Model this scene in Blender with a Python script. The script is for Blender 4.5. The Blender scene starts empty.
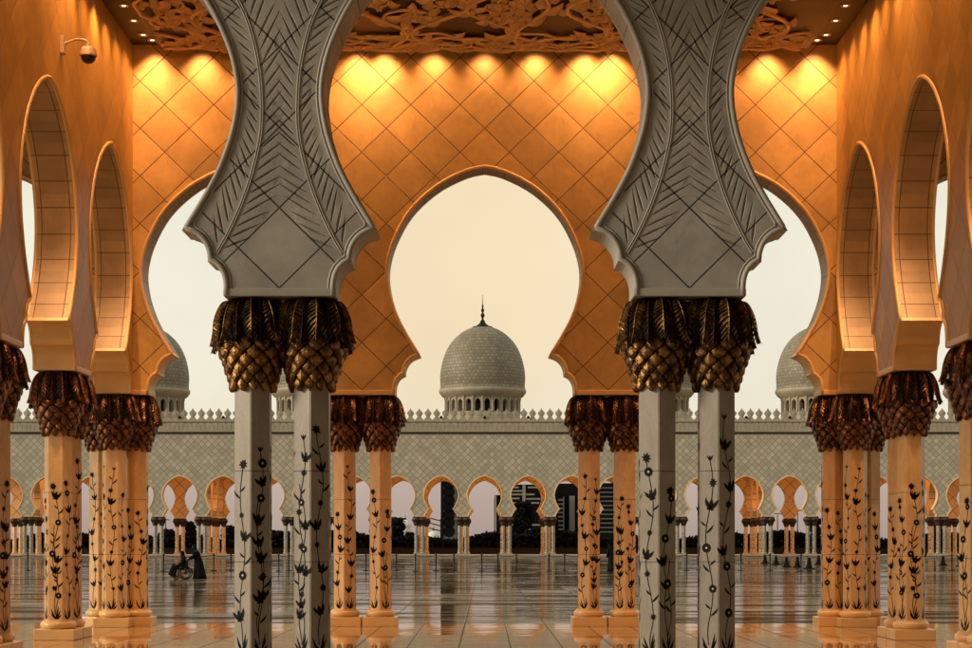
import bpy, bmesh, math, random
from math import sin, cos, pi, radians, sqrt
from mathutils import Vector, Matrix
from mathutils.geometry import delaunay_2d_cdt

random.seed(7)
S = bpy.context.scene
COL = S.collection

# ------------------------------------------------------------------ constants
B = 5.1                 # bay across
YF = 22.99              # foreground wall
YM = 38.06              # courtyard-side wall
BS = (YM - YF) / 3      # bay of the side walls
XS = 2.5 * B - B        # 7.65, side walls
YA = 213.4              # far arcade, front row
YR = YA + 15.1          # far arcade, rear row
T = 0.72                # wall thickness
ZC = 12.05              # ceiling
CAM_H = 1.73

# ------------------------------------------------------------------ object helpers
def link(o, parent=None):
    COL.objects.link(o)
    if parent is not None:
        o.parent = parent
    return o

def props(o, label=None, cat=None, group=None, kind=None):
    if label: o['label'] = label
    if cat: o['category'] = cat
    if group: o['group'] = group
    if kind: o['kind'] = kind
    return o

def empty(name, loc=(0, 0, 0), rz=0.0, label=None, cat=None, group=None):
    o = bpy.data.objects.new(name, None)
    o.empty_display_size = 0.2
    o.location = loc
    o.rotation_euler = (0, 0, rz)
    link(o)
    return props(o, label, cat, group)

def nth(i): return f'{i}' + ('th' if 10 < i < 20 else {1: 'st', 2: 'nd', 3: 'rd'}.get(i % 10, 'th'))

class MB:
    """collects geometry for one mesh"""
    def __init__(self):
        self.v = []; self.f = []; self.uv = {}; self.mi = []; self.sm = []
    def add(self, verts, faces, mi=0, smooth=False):
        b = len(self.v)
        self.v += [tuple(p) for p in verts]
        for f in faces:
            self.f.append([b + i for i in f]); self.mi.append(mi); self.sm.append(smooth)
        return b
    def box(self, x0, x1, y0, y1, z0, z1, mi=0):
        v = [(x0,y0,z0),(x1,y0,z0),(x1,y1,z0),(x0,y1,z0),(x0,y0,z1),(x1,y0,z1),(x1,y1,z1),(x0,y1,z1)]
        f = [(0,3,2,1),(4,5,6,7),(0,1,5,4),(1,2,6,5),(2,3,7,6),(3,0,4,7)]
        self.add(v, f, mi)
    def bbox(self, x0, x1, y0, y1, z0, z1, b=0.015):
        """box with chamfered edges"""
        bm = bmesh.new()
        m = Matrix.Translation(((x0+x1)/2,(y0+y1)/2,(z0+z1)/2)) @ Matrix.Diagonal((x1-x0,y1-y0,z1-z0,1))
        bmesh.ops.create_cube(bm, size=1, matrix=m)
        bmesh.ops.bevel(bm, geom=bm.edges[:], offset=b, segments=2, affect='EDGES', profile=0.6)
        bm.verts.index_update()
        self.add([v.co[:] for v in bm.verts], [[v.index for v in f.verts] for f in bm.faces])
        bm.free()
    def lathe(self, prof, n=24, cx=0, cy=0, cap=True, smooth=True, sx=1, sy=1):
        vs = []; fs = []
        for (r, z) in prof:
            for k in range(n):
                a = 2*pi*k/n
                vs.append((cx + sx*r*cos(a), cy + sy*r*sin(a), z))
        for i in range(len(prof)-1):
            for k in range(n):
                k2 = (k+1) % n
                fs.append((i*n+k, i*n+k2, (i+1)*n+k2, (i+1)*n+k))
        b = self.add(vs, fs, 0, smooth)
        if cap:
            self.f.append([b+k for k in range(n)][::-1]); self.mi.append(0); self.sm.append(False)
            q = b + (len(prof)-1)*n
            self.f.append([q+k for k in range(n)]); self.mi.append(0); self.sm.append(False)
    def tube(self, pts, rad, n=8, cap=True, squash=None, mi=0):
        pts = [Vector(p) for p in pts]
        N = len(pts)
        rads = rad if isinstance(rad, (list, tuple)) else [rad]*N
        t = []
        for i in range(N):
            a = pts[max(i-1, 0)]; c = pts[min(i+1, N-1)]
            d = (c - a)
            t.append(d.normalized() if d.length > 1e-9 else Vector((0,0,1)))
        up = Vector((0,0,1)) if abs(t[0].z) < .9 else Vector((0,1,0))
        nrm = (up - t[0]*up.dot(t[0])).normalized()
        vs = []; fs = []
        for i in range(N):
            nrm = (nrm - t[i]*nrm.dot(t[i]))
            nrm = nrm.normalized() if nrm.length > 1e-6 else Vector((1,0,0))
            bi = t[i].cross(nrm)
            for k in range(n):
                a = 2*pi*k/n
                vs.append(pts[i] + (nrm*cos(a) + bi*sin(a))*rads[i])
        for i in range(N-1):
            for k in range(n):
                k2 = (k+1) % n
                fs.append((i*n+k, i*n+k2, (i+1)*n+k2, (i+1)*n+k))
        if cap:
            fs.append(tuple(range(n))[::-1]); fs.append(tuple((N-1)*n+k for k in range(n)))
        self.add(vs, fs, mi, True)
    def strip(self, rows, mi=0, smooth=True):
        n = len(rows[0]); vs = [p for r in rows for p in r]; fs = []
        for i in range(len(rows)-1):
            for k in range(n-1):
                fs.append((i*n+k, i*n+k+1, (i+1)*n+k+1, (i+1)*n+k))
        return self.add(vs, fs, mi, smooth)
    def mesh(self, name, mats, weld=None):
        me = bpy.data.meshes.new(name)
        me.from_pydata(self.v, [], self.f)
        for m in (mats if isinstance(mats, (list, tuple)) else [mats]):
            me.materials.append(m)
        me.polygons.foreach_set('material_index', self.mi)
        me.polygons.foreach_set('use_smooth', self.sm)
        if self.uv:
            L = me.uv_layers.new(name='UVMap')
            vi = [0]*len(me.loops); me.loops.foreach_get('vertex_index', vi)
            for i, v in enumerate(vi):
                if v in self.uv: L.data[i].uv = self.uv[v]
        if weld:
            bm = bmesh.new(); bm.from_mesh(me)
            bmesh.ops.remove_doubles(bm, verts=bm.verts[:], dist=weld)
            bm.to_mesh(me); bm.free()
        me.update()
        return me
    def build(self, name, mats, parent=None, weld=None):
        return link(bpy.data.objects.new(name, self.mesh(name, mats, weld)), parent)

def copy_tree(o, parent=None):
    c = o.copy(); COL.objects.link(c)
    if parent is not None: c.parent = parent
    for ch in list(o.children): copy_tree(ch, c)
    return c

def catmull(P, n=4):
    out = []
    for i in range(len(P)-1):
        p0 = P[max(i-1,0)]; p1 = P[i]; p2 = P[i+1]; p3 = P[min(i+2,len(P)-1)]
        for k in range(n):
            t = k/n
            out.append(tuple(.5*((2*b)+(-a+c)*t+(2*a-5*b+4*c-d)*t*t+(-a+3*b-3*c+d)*t**3)
                             for a,b,c,d in zip(p0,p1,p2,p3)))
    out.append(tuple(P[-1]))
    return out

# ------------------------------------------------------------------ material helpers
class NT:
    def __init__(self, name):
        self.m = bpy.data.materials.new(name); self.m.use_nodes = True
        self.t = self.m.node_tree; self.n = self.t.nodes
        self.b = self.n['Principled BSDF']
    def new(self, typ, **kw):
        x = self.n.new(typ)
        for k, v in kw.items(): setattr(x, k, v)
        return x
    def lk(self, a, b): self.t.links.new(a, b)
    def val(self, x, sock):
        if isinstance(x, (int, float)): sock.default_value = x
        else: self.lk(x, sock)
    def math(self, op, a, b=None, c=None, clamp=False):
        x = self.new('ShaderNodeMath', operation=op, use_clamp=clamp)
        self.val(a, x.inputs[0])
        if b is not None: self.val(b, x.inputs[1])
        if c is not None: self.val(c, x.inputs[2])
        return x.outputs[0]
    def sstep(self, v, a, b, to0=0.0, to1=1.0):
        x = self.new('ShaderNodeMapRange', interpolation_type='SMOOTHSTEP')
        self.val(v, x.inputs['Value']); x.inputs['From Min'].default_value = a; x.inputs['From Max'].default_value = b
        x.inputs['To Min'].default_value = to0; x.inputs['To Max'].default_value = to1
        return x.outputs['Result']
    def mix(self, f, a, b, blend='MIX'):
        x = self.new('ShaderNodeMix', data_type='RGBA', blend_type=blend)
        self.val(f, x.inputs['Factor'])
        for s, v in (('A', a), ('B', b)):
            sock = [i for i in x.inputs if i.name == s and i.type == 'RGBA'][0]
            if isinstance(v, (tuple, list)): sock.default_value = (v[0], v[1], v[2], 1)
            else: self.lk(v, sock)
        return [o for o in x.outputs if o.type == 'RGBA'][0]
    def noise(self, vec, scale, detail=3, rough=.55, dist=0.0):
        x = self.new('ShaderNodeTexNoise'); x.inputs['Scale'].default_value = scale
        x.inputs['Detail'].default_value = detail; x.inputs['Roughness'].default_value = rough
        x.inputs['Distortion'].default_value = dist
        if vec is not None: self.lk(vec, x.inputs['Vector'])
        return x.outputs['Fac']
    def obj(self): return self.new('ShaderNodeTexCoord').outputs['Object']
    def uvc(self): return self.new('ShaderNodeTexCoord').outputs['UV']
    def world(self): return self.new('ShaderNodeNewGeometry').outputs['Position']
    def sep(self, v):
        x = self.new('ShaderNodeSeparateXYZ'); self.lk(v, x.inputs[0]); return x.outputs
    def comb(self, a, b, c):
        x = self.new('ShaderNodeCombineXYZ')
        for i, v in enumerate((a, b, c)): self.val(v, x.inputs[i])
        return x.outputs[0]
    def white(self, v):
        x = self.new('ShaderNodeTexWhiteNoise'); self.lk(v, x.inputs['Vector']); return x.outputs['Value']
    def bump(self, h, dist, strength=1.0):
        x = self.new('ShaderNodeBump'); x.inputs['Strength'].default_value = strength
        x.inputs['Distance'].default_value = dist; self.lk(h, x.inputs['Height'])
        self.lk(x.outputs['Normal'], self.b.inputs['Normal'])
    def base(self, c):
        if isinstance(c, (tuple, list)): self.b.inputs['Base Color'].default_value = (c[0], c[1], c[2], 1)
        else: self.lk(c, self.b.inputs['Base Color'])
    def set(self, **kw):
        for k, v in kw.items():
            self.val(v, self.b.inputs[k.replace('_', ' ')])

def simple(name, col, rough=.6, metal=0.0, var=.25, scale=6.0, bump=0.0, spec=.5):
    k = NT(name); o = k.obj()
    f = k.noise(o, scale, 4)
    k.base(k.mix(f, tuple(c*(1-var) for c in col), tuple(c*(1+var) for c in col)))
    k.set(Roughness=rough, Metallic=metal); k.b.inputs['Specular IOR Level'].default_value = spec
    if bump: k.bump(k.noise(o, scale*4, 4), bump)
    return k.m

def tiled_wall(name, base, line, h_step, z_step, z0, lw=.010, var=.12, rough=.5, stain=.25, h_off=0.0,
               running=False, bump=.006):
    """marble slabs laid as a diamond lattice with dark joints"""
    k = NT(name); o = k.obj(); x, y, z = k.sep(o)
    hx = k.math('DIVIDE', k.math('ADD', x, h_off), h_step); hz = k.math('DIVIDE', k.math('SUBTRACT', z, z0), z_step)
    a = k.math('ADD', hx, hz); b = k.math('SUBTRACT', hx, hz)
    if running:            # staggered courses of small slabs
        fb0 = k.math('FLOOR', b)
        a = k.math('ADD', a, k.math('MULTIPLY', fb0, .5))
    pa = k.math('PINGPONG', a, .5); pb = k.math('PINGPONG', b, .5)
    d = k.math('MULTIPLY', k.math('MINIMUM', pa, pb), h_step*.7)
    mask = k.sstep(d, lw*.45, lw)
    fa = k.math('FLOOR', a); fb = k.math('FLOOR', b)
    wn = k.white(k.comb(fa, fb, k.math('FLOOR', k.math('MULTIPLY', y, .2))))
    n1 = k.noise(o, .9, 5, .6, .6); n2 = k.noise(o, 7, 4)
    vein = k.noise(k.comb(k.math('MULTIPLY', x, 2.0), y, k.math('MULTIPLY', z, .7)), 2.2, 6, .7, 1.5)
    v = k.math('ADD', k.math('MULTIPLY', k.math('SUBTRACT', wn, .5), var*2), 1.0)
    v = k.math('MULTIPLY', v, k.sstep(n1, .25, .75, 1-stain*.7, 1+stain*.3))
    v = k.math('MULTIPLY', v, k.sstep(n2, .2, .8, .93, 1.05))
    v = k.math('MULTIPLY', v, k.sstep(vein, .3, .44, .84, 1.0))
    col = k.mix(1.0, base, k.comb(v, v, v), 'MULTIPLY')
    k.base(k.mix(mask, line, col))
    k.set(Roughness=k.math('ADD', rough-.08, k.math('MULTIPLY', n2, .18)))
    k.bump(k.math('ADD', mask, k.math('MULTIPLY', n2, .15)), bump)
    return k.m

def soffit_mat(name, base, line, step=.47, lw=.011):
    k = NT(name); u, v, _ = k.sep(k.uvc()); o = k.obj()
    p = k.math('MULTIPLY', k.math('PINGPONG', k.math('DIVIDE', u, step), .5), step)
    e = k.math('ABSOLUTE', k.math('SUBTRACT', k.math('ABSOLUTE', v), T*.5-.105))
    inside = k.math('LESS_THAN', k.math('ABSOLUTE', v), T*.5-.105)
    p2 = k.math('ADD', p, k.math('MULTIPLY', k.math('SUBTRACT', 1.0, inside), .0))
    d = k.math('MINIMUM', p2, e)
    mask = k.sstep(d, lw*.4, lw)
    wn = k.white(k.comb(k.math('FLOOR', k.math('ADD', k.math('DIVIDE', u, step), .5)), inside, 0.0))
    n1 = k.noise(o, 2.0, 5, .6, .5)
    s = k.math('MULTIPLY', k.sstep(wn, 0, 1, .82, 1.08), k.sstep(n1, .25, .75, .82, 1.08))
    s = k.math('MULTIPLY', s, k.math('ADD', .86, k.math('MULTIPLY', k.math('SUBTRACT', 1.0, inside), .14)))
    k.base(k.mix(mask, line, k.mix(1.0, base, k.comb(s, s, s), 'MULTIPLY')))
    k.set(Roughness=.5); k.bump(mask, .006)
    return k.m

def shaft_mat(name, base, joints=(1.49, 2.63)):
    k = NT(name); o = k.obj(); x, y, z = k.sep(o)
    m = None
    for j in joints:
        d = k.sstep(k.math('ABSOLUTE', k.math('SUBTRACT', z, j)), .003, .008)
        m = d if m is None else k.math('MINIMUM', m, d)
    n1 = k.noise(k.comb(x, y, k.math('MULTIPLY', z, .45)), 3.0, 6, .65, 1.2); n2 = k.noise(o, 22, 3)
    oi = k.new('ShaderNodeObjectInfo').outputs['Random']
    s = k.math('MULTIPLY', k.sstep(n1, .28, .72, .80, 1.06), k.sstep(n2, .2, .8, .94, 1.04))
    s = k.math('MULTIPLY', s, k.math('ADD', .94, k.math('MULTIPLY', oi, .1)))
    col = k.mix(1.0, base, k.comb(s, s, s), 'MULTIPLY')
    k.base(k.mix(m, tuple(c*.35 for c in base), col))
    k.set(Roughness=.34); k.bump(k.math('ADD', m, k.math('MULTIPLY', n2, .1)), .004)
    return k.m

LAMP_TINT = (.60, .36, .115)  # amber lamp glow tinted into the base colours of the interior marble
M = {}
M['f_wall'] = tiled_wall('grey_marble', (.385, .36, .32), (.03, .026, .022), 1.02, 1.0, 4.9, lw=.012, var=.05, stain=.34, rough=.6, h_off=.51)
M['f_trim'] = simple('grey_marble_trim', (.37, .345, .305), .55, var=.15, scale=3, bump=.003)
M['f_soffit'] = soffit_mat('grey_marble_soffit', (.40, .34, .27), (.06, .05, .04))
M['m_wall'] = tiled_wall('lamp_tinted_marble', LAMP_TINT, (.10, .05, .015), 1.02, .985, 4.9, lw=.012, var=.15, stain=.34, h_off=.51)
M['s_wall'] = tiled_wall('lamp_tinted_marble_side', (.52, .275, .052), (.20, .11, .045), BS/5, .985, 4.9, lw=.009, var=.15, stain=.30)
M['trim'] = simple('lamp_tinted_marble_trim', (.68, .42, .16), .42, var=.12, scale=3, bump=.002)
M['soffit'] = soffit_mat('lamp_tinted_soffit', (.46, .285, .125), (.09, .045, .012))
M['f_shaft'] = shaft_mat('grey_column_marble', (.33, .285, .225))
M['shaft'] = shaft_mat('lamp_tinted_column', (.72, .455, .195))
M['plinth'] = simple('lamp_tinted_plinth', (.68, .43, .18), .32, var=.12, scale=5, bump=.002)
M['inlay'] = simple('dark_inlay', (.006, .005, .005), .6, var=.3, scale=30, spec=.12)
M['flower_eye'] = simple('pale_flower_eye', (.55, .50, .42), .4, var=.1, scale=30)
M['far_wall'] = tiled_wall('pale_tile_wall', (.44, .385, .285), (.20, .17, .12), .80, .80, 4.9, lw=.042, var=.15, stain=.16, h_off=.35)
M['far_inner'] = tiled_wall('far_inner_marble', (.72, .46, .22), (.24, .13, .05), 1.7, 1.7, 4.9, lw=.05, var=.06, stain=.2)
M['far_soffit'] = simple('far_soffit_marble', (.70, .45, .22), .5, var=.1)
M['far_trim'] = simple('pale_parapet_stone', (.33, .28, .20), .6, var=.3, scale=1.2)

def bronze(name, lo, hi, rough):
    k = NT(name); o = k.obj(); n = k.noise(o, 9, 4, .6); n2 = k.noise(o, 45, 3)
    oi = k.new('ShaderNodeObjectInfo').outputs['Random']
    f = k.math('ADD', k.sstep(n, .3, .75), k.math('MULTIPLY', k.math('SUBTRACT', oi, .5), .2), clamp=True)
    k.base(k.mix(f, lo, hi)); k.set(Metallic=.82, Roughness=k.math('ADD', rough, k.math('MULTIPLY', n2, .22)))
    k.bump(n2, .006)
    return k.m
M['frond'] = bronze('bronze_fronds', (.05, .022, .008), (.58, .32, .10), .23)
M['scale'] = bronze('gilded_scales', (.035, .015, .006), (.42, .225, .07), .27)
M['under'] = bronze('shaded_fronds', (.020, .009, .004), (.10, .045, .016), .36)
M['core'] = simple('shade_core', (.008, .0045, .003), .7, var=.3)  # near-black stands for the shade between scales and inside the dome drums
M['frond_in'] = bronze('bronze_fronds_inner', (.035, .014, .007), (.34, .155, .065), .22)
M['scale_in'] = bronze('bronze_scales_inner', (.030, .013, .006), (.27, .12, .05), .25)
M['ceil'] = simple('dark_timber_ceiling', (.030, .012, .0045), .55, var=.25, scale=2.5, bump=.004)
M['vine'] = simple('carved_timber', (.62, .38, .15), .40, var=.2, scale=4, bump=.004)
M['black'] = simple('black_cloth', (.006, .0055, .0055), .9, var=.3, scale=12, spec=.1)
M['metal_dk'] = simple('dark_metal', (.014, .011, .010), .5, .3, .2, spec=.2)
M['rope'] = simple('maroon_rope', (.07, .013, .012), .8, var=.2)
M['cone'] = simple('black_rubber', (.007, .006, .006), .8, var=.2, spec=.1)
M['skin'] = simple('skin', (.30, .17, .11), .5, var=.1)
M['cam_white'] = simple('camera_housing', (.46, .33, .20), .35, var=.06)
M['cam_dark'] = simple('smoked_dome', (.012, .011, .011), .08, var=.1)
M['dome'] = None

# dome stone courses
k = NT('dome_stone'); o = k.obj(); x, y, z = k.sep(o)
ang = k.math('MULTIPLY', k.math('ARCTAN2', y, x), 1.0)
row = k.math('FLOOR', k.math('DIVIDE', z, .40))
uu = k.math('ADD', k.math('MULTIPLY', ang, 62/(2*pi)), k.math('MULTIPLY', row, .5))
dz = k.math('MULTIPLY', k.math('PINGPONG', k.math('DIVIDE', z, .40), .5), .40)
du = k.math('MULTIPLY', k.math('PINGPONG', uu, .5), .5)
mk = k.sstep(k.math('MINIMUM', dz, du), .02, .055)
wn = k.white(k.comb(k.math('FLOOR', uu), row, 0.0))
s = k.math('MULTIPLY', k.sstep(wn, 0, 1, .82, 1.12), k.sstep(k.noise(o, .5, 5), .3, .7, .85, 1.08))
k.base(k.mix(mk, (.135, .115, .078), k.mix(1.0, (.24, .20, .135), k.comb(s, s, s), 'MULTIPLY')))
k.set(Roughness=.6); k.bump(mk, .02)
M['dome'] = k.m

# polished floor inside
k = NT('polished_marble_floor'); p = k.world(); x, y, z = k.sep(p)
ts = .855
px = k.math('DIVIDE', k.math('ADD', x, ts*.5), ts); py = k.math('DIVIDE', y, ts*1.5)
d = k.math('MINIMUM', k.math('MULTIPLY', k.math('PINGPONG', px, .5), ts), k.math('MULTIPLY', k.math('PINGPONG', py, .5), ts))
mk = k.sstep(d, .008, .022)
wn = k.white(k.comb(k.math('FLOOR', px), k.math('FLOOR', py), 0.0))
n1 = k.noise(p, .8, 5, .6, .8); n2 = k.noise(p, 5, 4)
s = k.math('MULTIPLY', k.sstep(wn, 0, 1, .86, 1.06), k.sstep(n1, .3, .7, .86, 1.05))
k.base(k.mix(mk, (.07, .045, .028), k.mix(1.0, (.50, .31, .135), k.comb(s, s, s), 'MULTIPLY')))
k.set(Roughness=k.math('ADD', .015, k.math('MULTIPLY', n1, .05)))
k.b.inputs['IOR'].default_value = 1.75
k.bump(k.math('ADD', k.math('MULTIPLY', mk, .25), k.math('ADD', k.noise(p, .55, 2), k.math('MULTIPLY', wn, .12))), .010, .5)
df = k.new('ShaderNodeBsdfDiffuse'); df.inputs['Color'].default_value = (.05, .03, .018, 1)
ms_ = k.new('ShaderNodeMixShader'); k.lk(k.math('MULTIPLY', k.math('SUBTRACT', 1.0, mk), .5), ms_.inputs[0])
k.lk(k.b.outputs[0], ms_.inputs[1]); k.lk(df.outputs[0], ms_.inputs[2]); k.lk(ms_.outputs[0], k.n['Material Output'].inputs['Surface'])
M['floor'] = k.m

# wet courtyard marble
k = NT('courtyard_marble'); p = k.world(); x, y, z = k.sep(p)
ts = 1.7
px = k.math('DIVIDE', k.math('ADD', x, ts*.25), ts); py = k.math('DIVIDE', y, ts)
d = k.math('MULTIPLY', k.math('MINIMUM', k.math('PINGPONG', px, .5), k.math('PINGPONG', py, .5)), ts)
mk = k.sstep(d, .010, .03)
wn = k.white(k.comb(k.math('FLOOR', px), k.math('FLOOR', py), 0.0))
wn2 = k.white(k.comb(k.math('FLOOR', px), k.math('FLOOR', py), 3.0))
n1 = k.noise(p, .12, 4, .6, .6)
rip = k.noise(k.comb(k.math('MULTIPLY', x, .30), y, 0.0), .75, 4, .62, .4)
s = k.math('MULTIPLY', k.sstep(wn, 0, 1, .55, 1.25), k.sstep(n1, .3, .7, .7, 1.2))
k.base(k.mix(mk, (.03, .025, .02), k.mix(1.0, (.12, .075, .036), k.comb(s, s, s), 'MULTIPLY')))
k.set(Roughness=k.math('ADD', .035, k.math('MULTIPLY', k.math('MULTIPLY', wn2, k.sstep(n1, .35, .65)), .16)))
k.b.inputs['IOR'].default_value = 1.55
k.bump(k.math('ADD', k.math('ADD', k.math('MULTIPLY', mk, .10), rip), k.math('MULTIPLY', wn, .10)), .030, .5)
st = k.noise(k.comb(k.math('MULTIPLY', x, .16), k.math('MULTIPLY', y, .8), 7.0), .8, 5, .7, .3)
df = k.new('ShaderNodeBsdfDiffuse'); df.inputs['Color'].default_value = (.060, .036, .018, 1)
ms_ = k.new('ShaderNodeMixShader'); k.lk(k.math('MAXIMUM', k.sstep(st, .47, .58, .0, .80), k.math('MULTIPLY', k.math('SUBTRACT', 1.0, mk), .35)), ms_.inputs[0])
k.lk(k.b.outputs[0], ms_.inputs[1]); k.lk(df.outputs[0], ms_.inputs[2]); k.lk(ms_.outputs[0], k.n['Material Output'].inputs['Surface'])
M['court'] = k.m
M['ground'] = simple('dry_ground', (.10, .085, .06), .95, var=.3, scale=.05)
M['step'] = simple('step_marble', (.26, .215, .155), .35, var=.1)

def leafmat(name, lo, hi):
    k = NT(name); o = k.world(); n = k.noise(o, 1.2, 4, .7)
    k.base(k.mix(n, lo, hi)); k.set(Roughness=.85); k.b.inputs['Specular IOR Level'].default_value = .15
    return k.m
M['leaf'] = leafmat('dark_foliage', (.002, .0022, .0015), (.008, .0085, .0045))
M['trunk'] = simple('bark', (.05, .035, .02), .9, var=.3)
M['tower_dark'] = simple('dark_tower_cladding', (.006, .0057, .0055), .7, var=.2, scale=.3, spec=.06)
M['tower_grey'] = simple('grey_tower_cladding', (.10, .09, .072), .6, var=.15, scale=.3)
M['tower_light'] = simple('pale_tower_panel', (.24, .215, .19), .5, var=.3, scale=.3)
M['white_stone'] = simple('white_stone', (.72, .68, .62), .6, var=.1, scale=1)
M['maroon'] = simple('dark_maroon_hoarding', (.016, .007, .006), .8, var=.2, scale=.5)
k = NT('lamp_lens'); k.base((1, .8, .5)); k.b.inputs['Emission Color'].default_value = (1, .74, .40, 1)
k.b.inputs['Emission Strength'].default_value = 4.5; M['lens'] = k.m

# ------------------------------------------------------------------ arch profile
ARCH = [(1.333,5.62),(1.47,5.84),(1.62,6.09),(1.79,6.42),(1.94,6.85),(2.005,7.27),(1.975,7.62),(1.86,8.0),(1.62,8.47),
        (1.31,8.84),(.88,9.18),(.36,9.43),(0,9.51)]
def profile(bay):
    """right-hand outline of a pier: (u, z) from impost to the crown of the arch"""
    P = [(.687,4.81),(.687,4.92)]
    for i in range(1, 7):
        t = pi/2*i/6; P.append((.895-.208*cos(t), 4.92+.31*sin(t)))
    P.append((.885, 5.262))
    for i in range(1, 9):
        t = pi/2*i/8; P.append((1.217-.332*cos(t), 5.262+.358*sin(t)))
    A = catmull(ARCH, 3)[1:]
    s = bay/B
    P += [((2.55-a)*s if z > 6.4 else (2.55-a)*(1+(s-1)*max(0,(z-5.62)/.78)), z) for a, z in A]
    P[-1] = (bay/2, P[-1][1])
    return P

def offset(P, d):
    """shift an open polyline towards its left-hand side by d"""
    out = []
    for i in range(len(P)):
        a = Vector(P[max(i-1,0)]); c = Vector(P[min(i+1,len(P)-1)]); p = Vector(P[i])
        t = (c-a).normalized(); n = Vector((-t.y, t.x))
        out.append(tuple(p + n*d))
    keep = []
    for q in out:
        ok = True; qv = Vector(q)
        for i in range(len(P)-1):
            a = Vector(P[i]); b = Vector(P[i+1]); ab = b-a
            t = max(0, min(1, (qv-a).dot(ab)/max(ab.length_squared, 1e-9)))
            if (qv-(a+ab*t)).length < abs(d)*.93: ok = False; break
        if ok: keep.append(q)
    return keep

def groove_field(leaflets):
    pre = []
    for (a, b, w, dep) in leaflets:
        a = Vector(a); b = Vector(b); L = (b-a).length; pre.append((a, (b-a)/L, L, w, dep))
    def f(p):
        m = 0.0
        for (a, t, L, w, dep) in pre:
            q = Vector(p)-a; s = q.dot(t)/L
            if s <= 0 or s >= 1: continue
            hw = w*min(1, s/.22)**.8*min(1, (1-s)/.5)**.8
            lat = abs(q.x*t.y-q.y*t.x)
            if lat < hw: m = max(m, dep*(1-lat/hw)*min(1, hw/w+.25))
        return m
    return f

def palm_leaflets():
    stem = [(.785,5.335),(.67,5.53),(.52,5.84),(.405,6.14),(.32,6.42),(.24,6.80),(.222,7.19),(.262,7.68),(.37,8.14),(.52,8.49),(.76,8.92),(1.06,9.34)]
    C = catmull(stem, 10)
    L = [0]
    for i in range(1, len(C)): L.append(L[-1]+(Vector(C[i])-Vector(C[i-1])).length)
    def at(s):
        for i in range(1, len(C)):
            if L[i] >= s:
                f = (s-L[i-1])/(L[i]-L[i-1]+1e-9); a = Vector(C[i-1]); b = Vector(C[i])
                return a+(b-a)*f, (b-a).normalized()
        return Vector(C[-1]), (Vector(C[-1])-Vector(C[-2])).normalized()
    P = profile(B)
    def umax(z):
        us = [P[i][0]+(P[i+1][0]-P[i][0])*(z-P[i][1])/(P[i+1][1]-P[i][1]) for i in range(len(P)-1)
              if min(P[i][1],P[i+1][1]) <= z <= max(P[i][1],P[i+1][1]) and abs(P[i+1][1]-P[i][1]) > 1e-6]
        return min(us) if us else 2.5
    rnd = random.Random(3)
    lf = []
    s = .10
    while s < L[-1]-.1:
        p, t = at(s)
        for side in (1, -1):        # 1: towards pier centre, -1: towards the opening
            ang = radians(rnd.uniform(36, 41)) * side
            d = Vector((t.x*cos(ang)-t.y*sin(ang), t.x*sin(ang)+t.y*cos(ang)))
            n = Vector((-t.y, t.x))*side
            st = p + n*.045
            full = min(.66, .36+.30*s) if s < 1.0 else .56
            ln = 0.05
            while ln < full:
                q = st + d*(ln+.03)
                if q.x < -.055 or q.x > umax(q.y)-.135 or q.y < 5.05: break
                ln += .02
            if ln > .10: lf.append((tuple(st), tuple(st+d*ln), .0195, .028))
        s += .148
    return C, lf

def pier_front(mb, hc, bay, top, y, flip, cut=None, carve=None):
    """one pier face; cut=(side, h) keeps only one half"""
    P = profile(bay)
    R = [(u, z) for u, z in P]
    if cut is None:
        poly = R + [(bay/2, top), (-bay/2, top)] + [(-u, z) for u, z in reversed(R)]
    elif cut[0] > 0:
        poly = [(cut[1], 4.81)] + R + [(bay/2, top), (cut[1], top)]
    else:
        poly = [(-u, z) for u, z in reversed(R)]; poly = [(-bay/2, top)] + poly + [(-cut[1], 4.81), (-cut[1], top)]
    if carve is None:
        vs = [(hc+u, y, z) for u, z in poly]
        f = list(range(len(vs)))
        mb.add(vs, [f if not flip else f[::-1]])
        return
    leaf = carve
    pts = [Vector(p) for p in poly]; n0 = len(pts); edges = []
    for (a, b, w, dep) in leaf:
        a = Vector(a); b = Vector(b); t = (b-a); n = Vector((-t.y, t.x)).normalized()
        i0 = len(pts)
        ss = (0, .12, .3, .5, .75, 1)
        cen = [a+t*s for s in ss]
        hw = [w*min(1, s/.22)**.8*min(1, (1-s)/.5)**.8 for s in ss]
        pts += cen
        for k_ in range(len(ss)-1): edges.append((i0+k_, i0+k_+1))
        for sg in (1, -1):
            j = len(pts); pts += [cen[q]+n*hw[q]*sg for q in range(1, len(ss)-1)]
            ch = [i0]+[j+q for q in range(len(ss)-2)]+[i0+len(ss)-1]
            for q in range(len(ch)-1): edges.append((ch[q], ch[q+1]))
    r = delaunay_2d_cdt(pts, edges, [list(range(n0))], 1, 1e-5)
    fld = groove_field(leaf)
    V = [(hc+v.x, y+fld(v)*(1 if y < 0 else -1), v.y) for v in r[0]]
    F = []
    for f in r[2]:
        a, b_, c = (Vector(r[0][i]) for i in f[:3])
        ccw = (b_-a).x*(c-a).y-(b_-a).y*(c-a).x > 0
        F.append(list(f) if ccw != flip else list(f)[::-1])
    mb.add(V, F)

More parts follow.
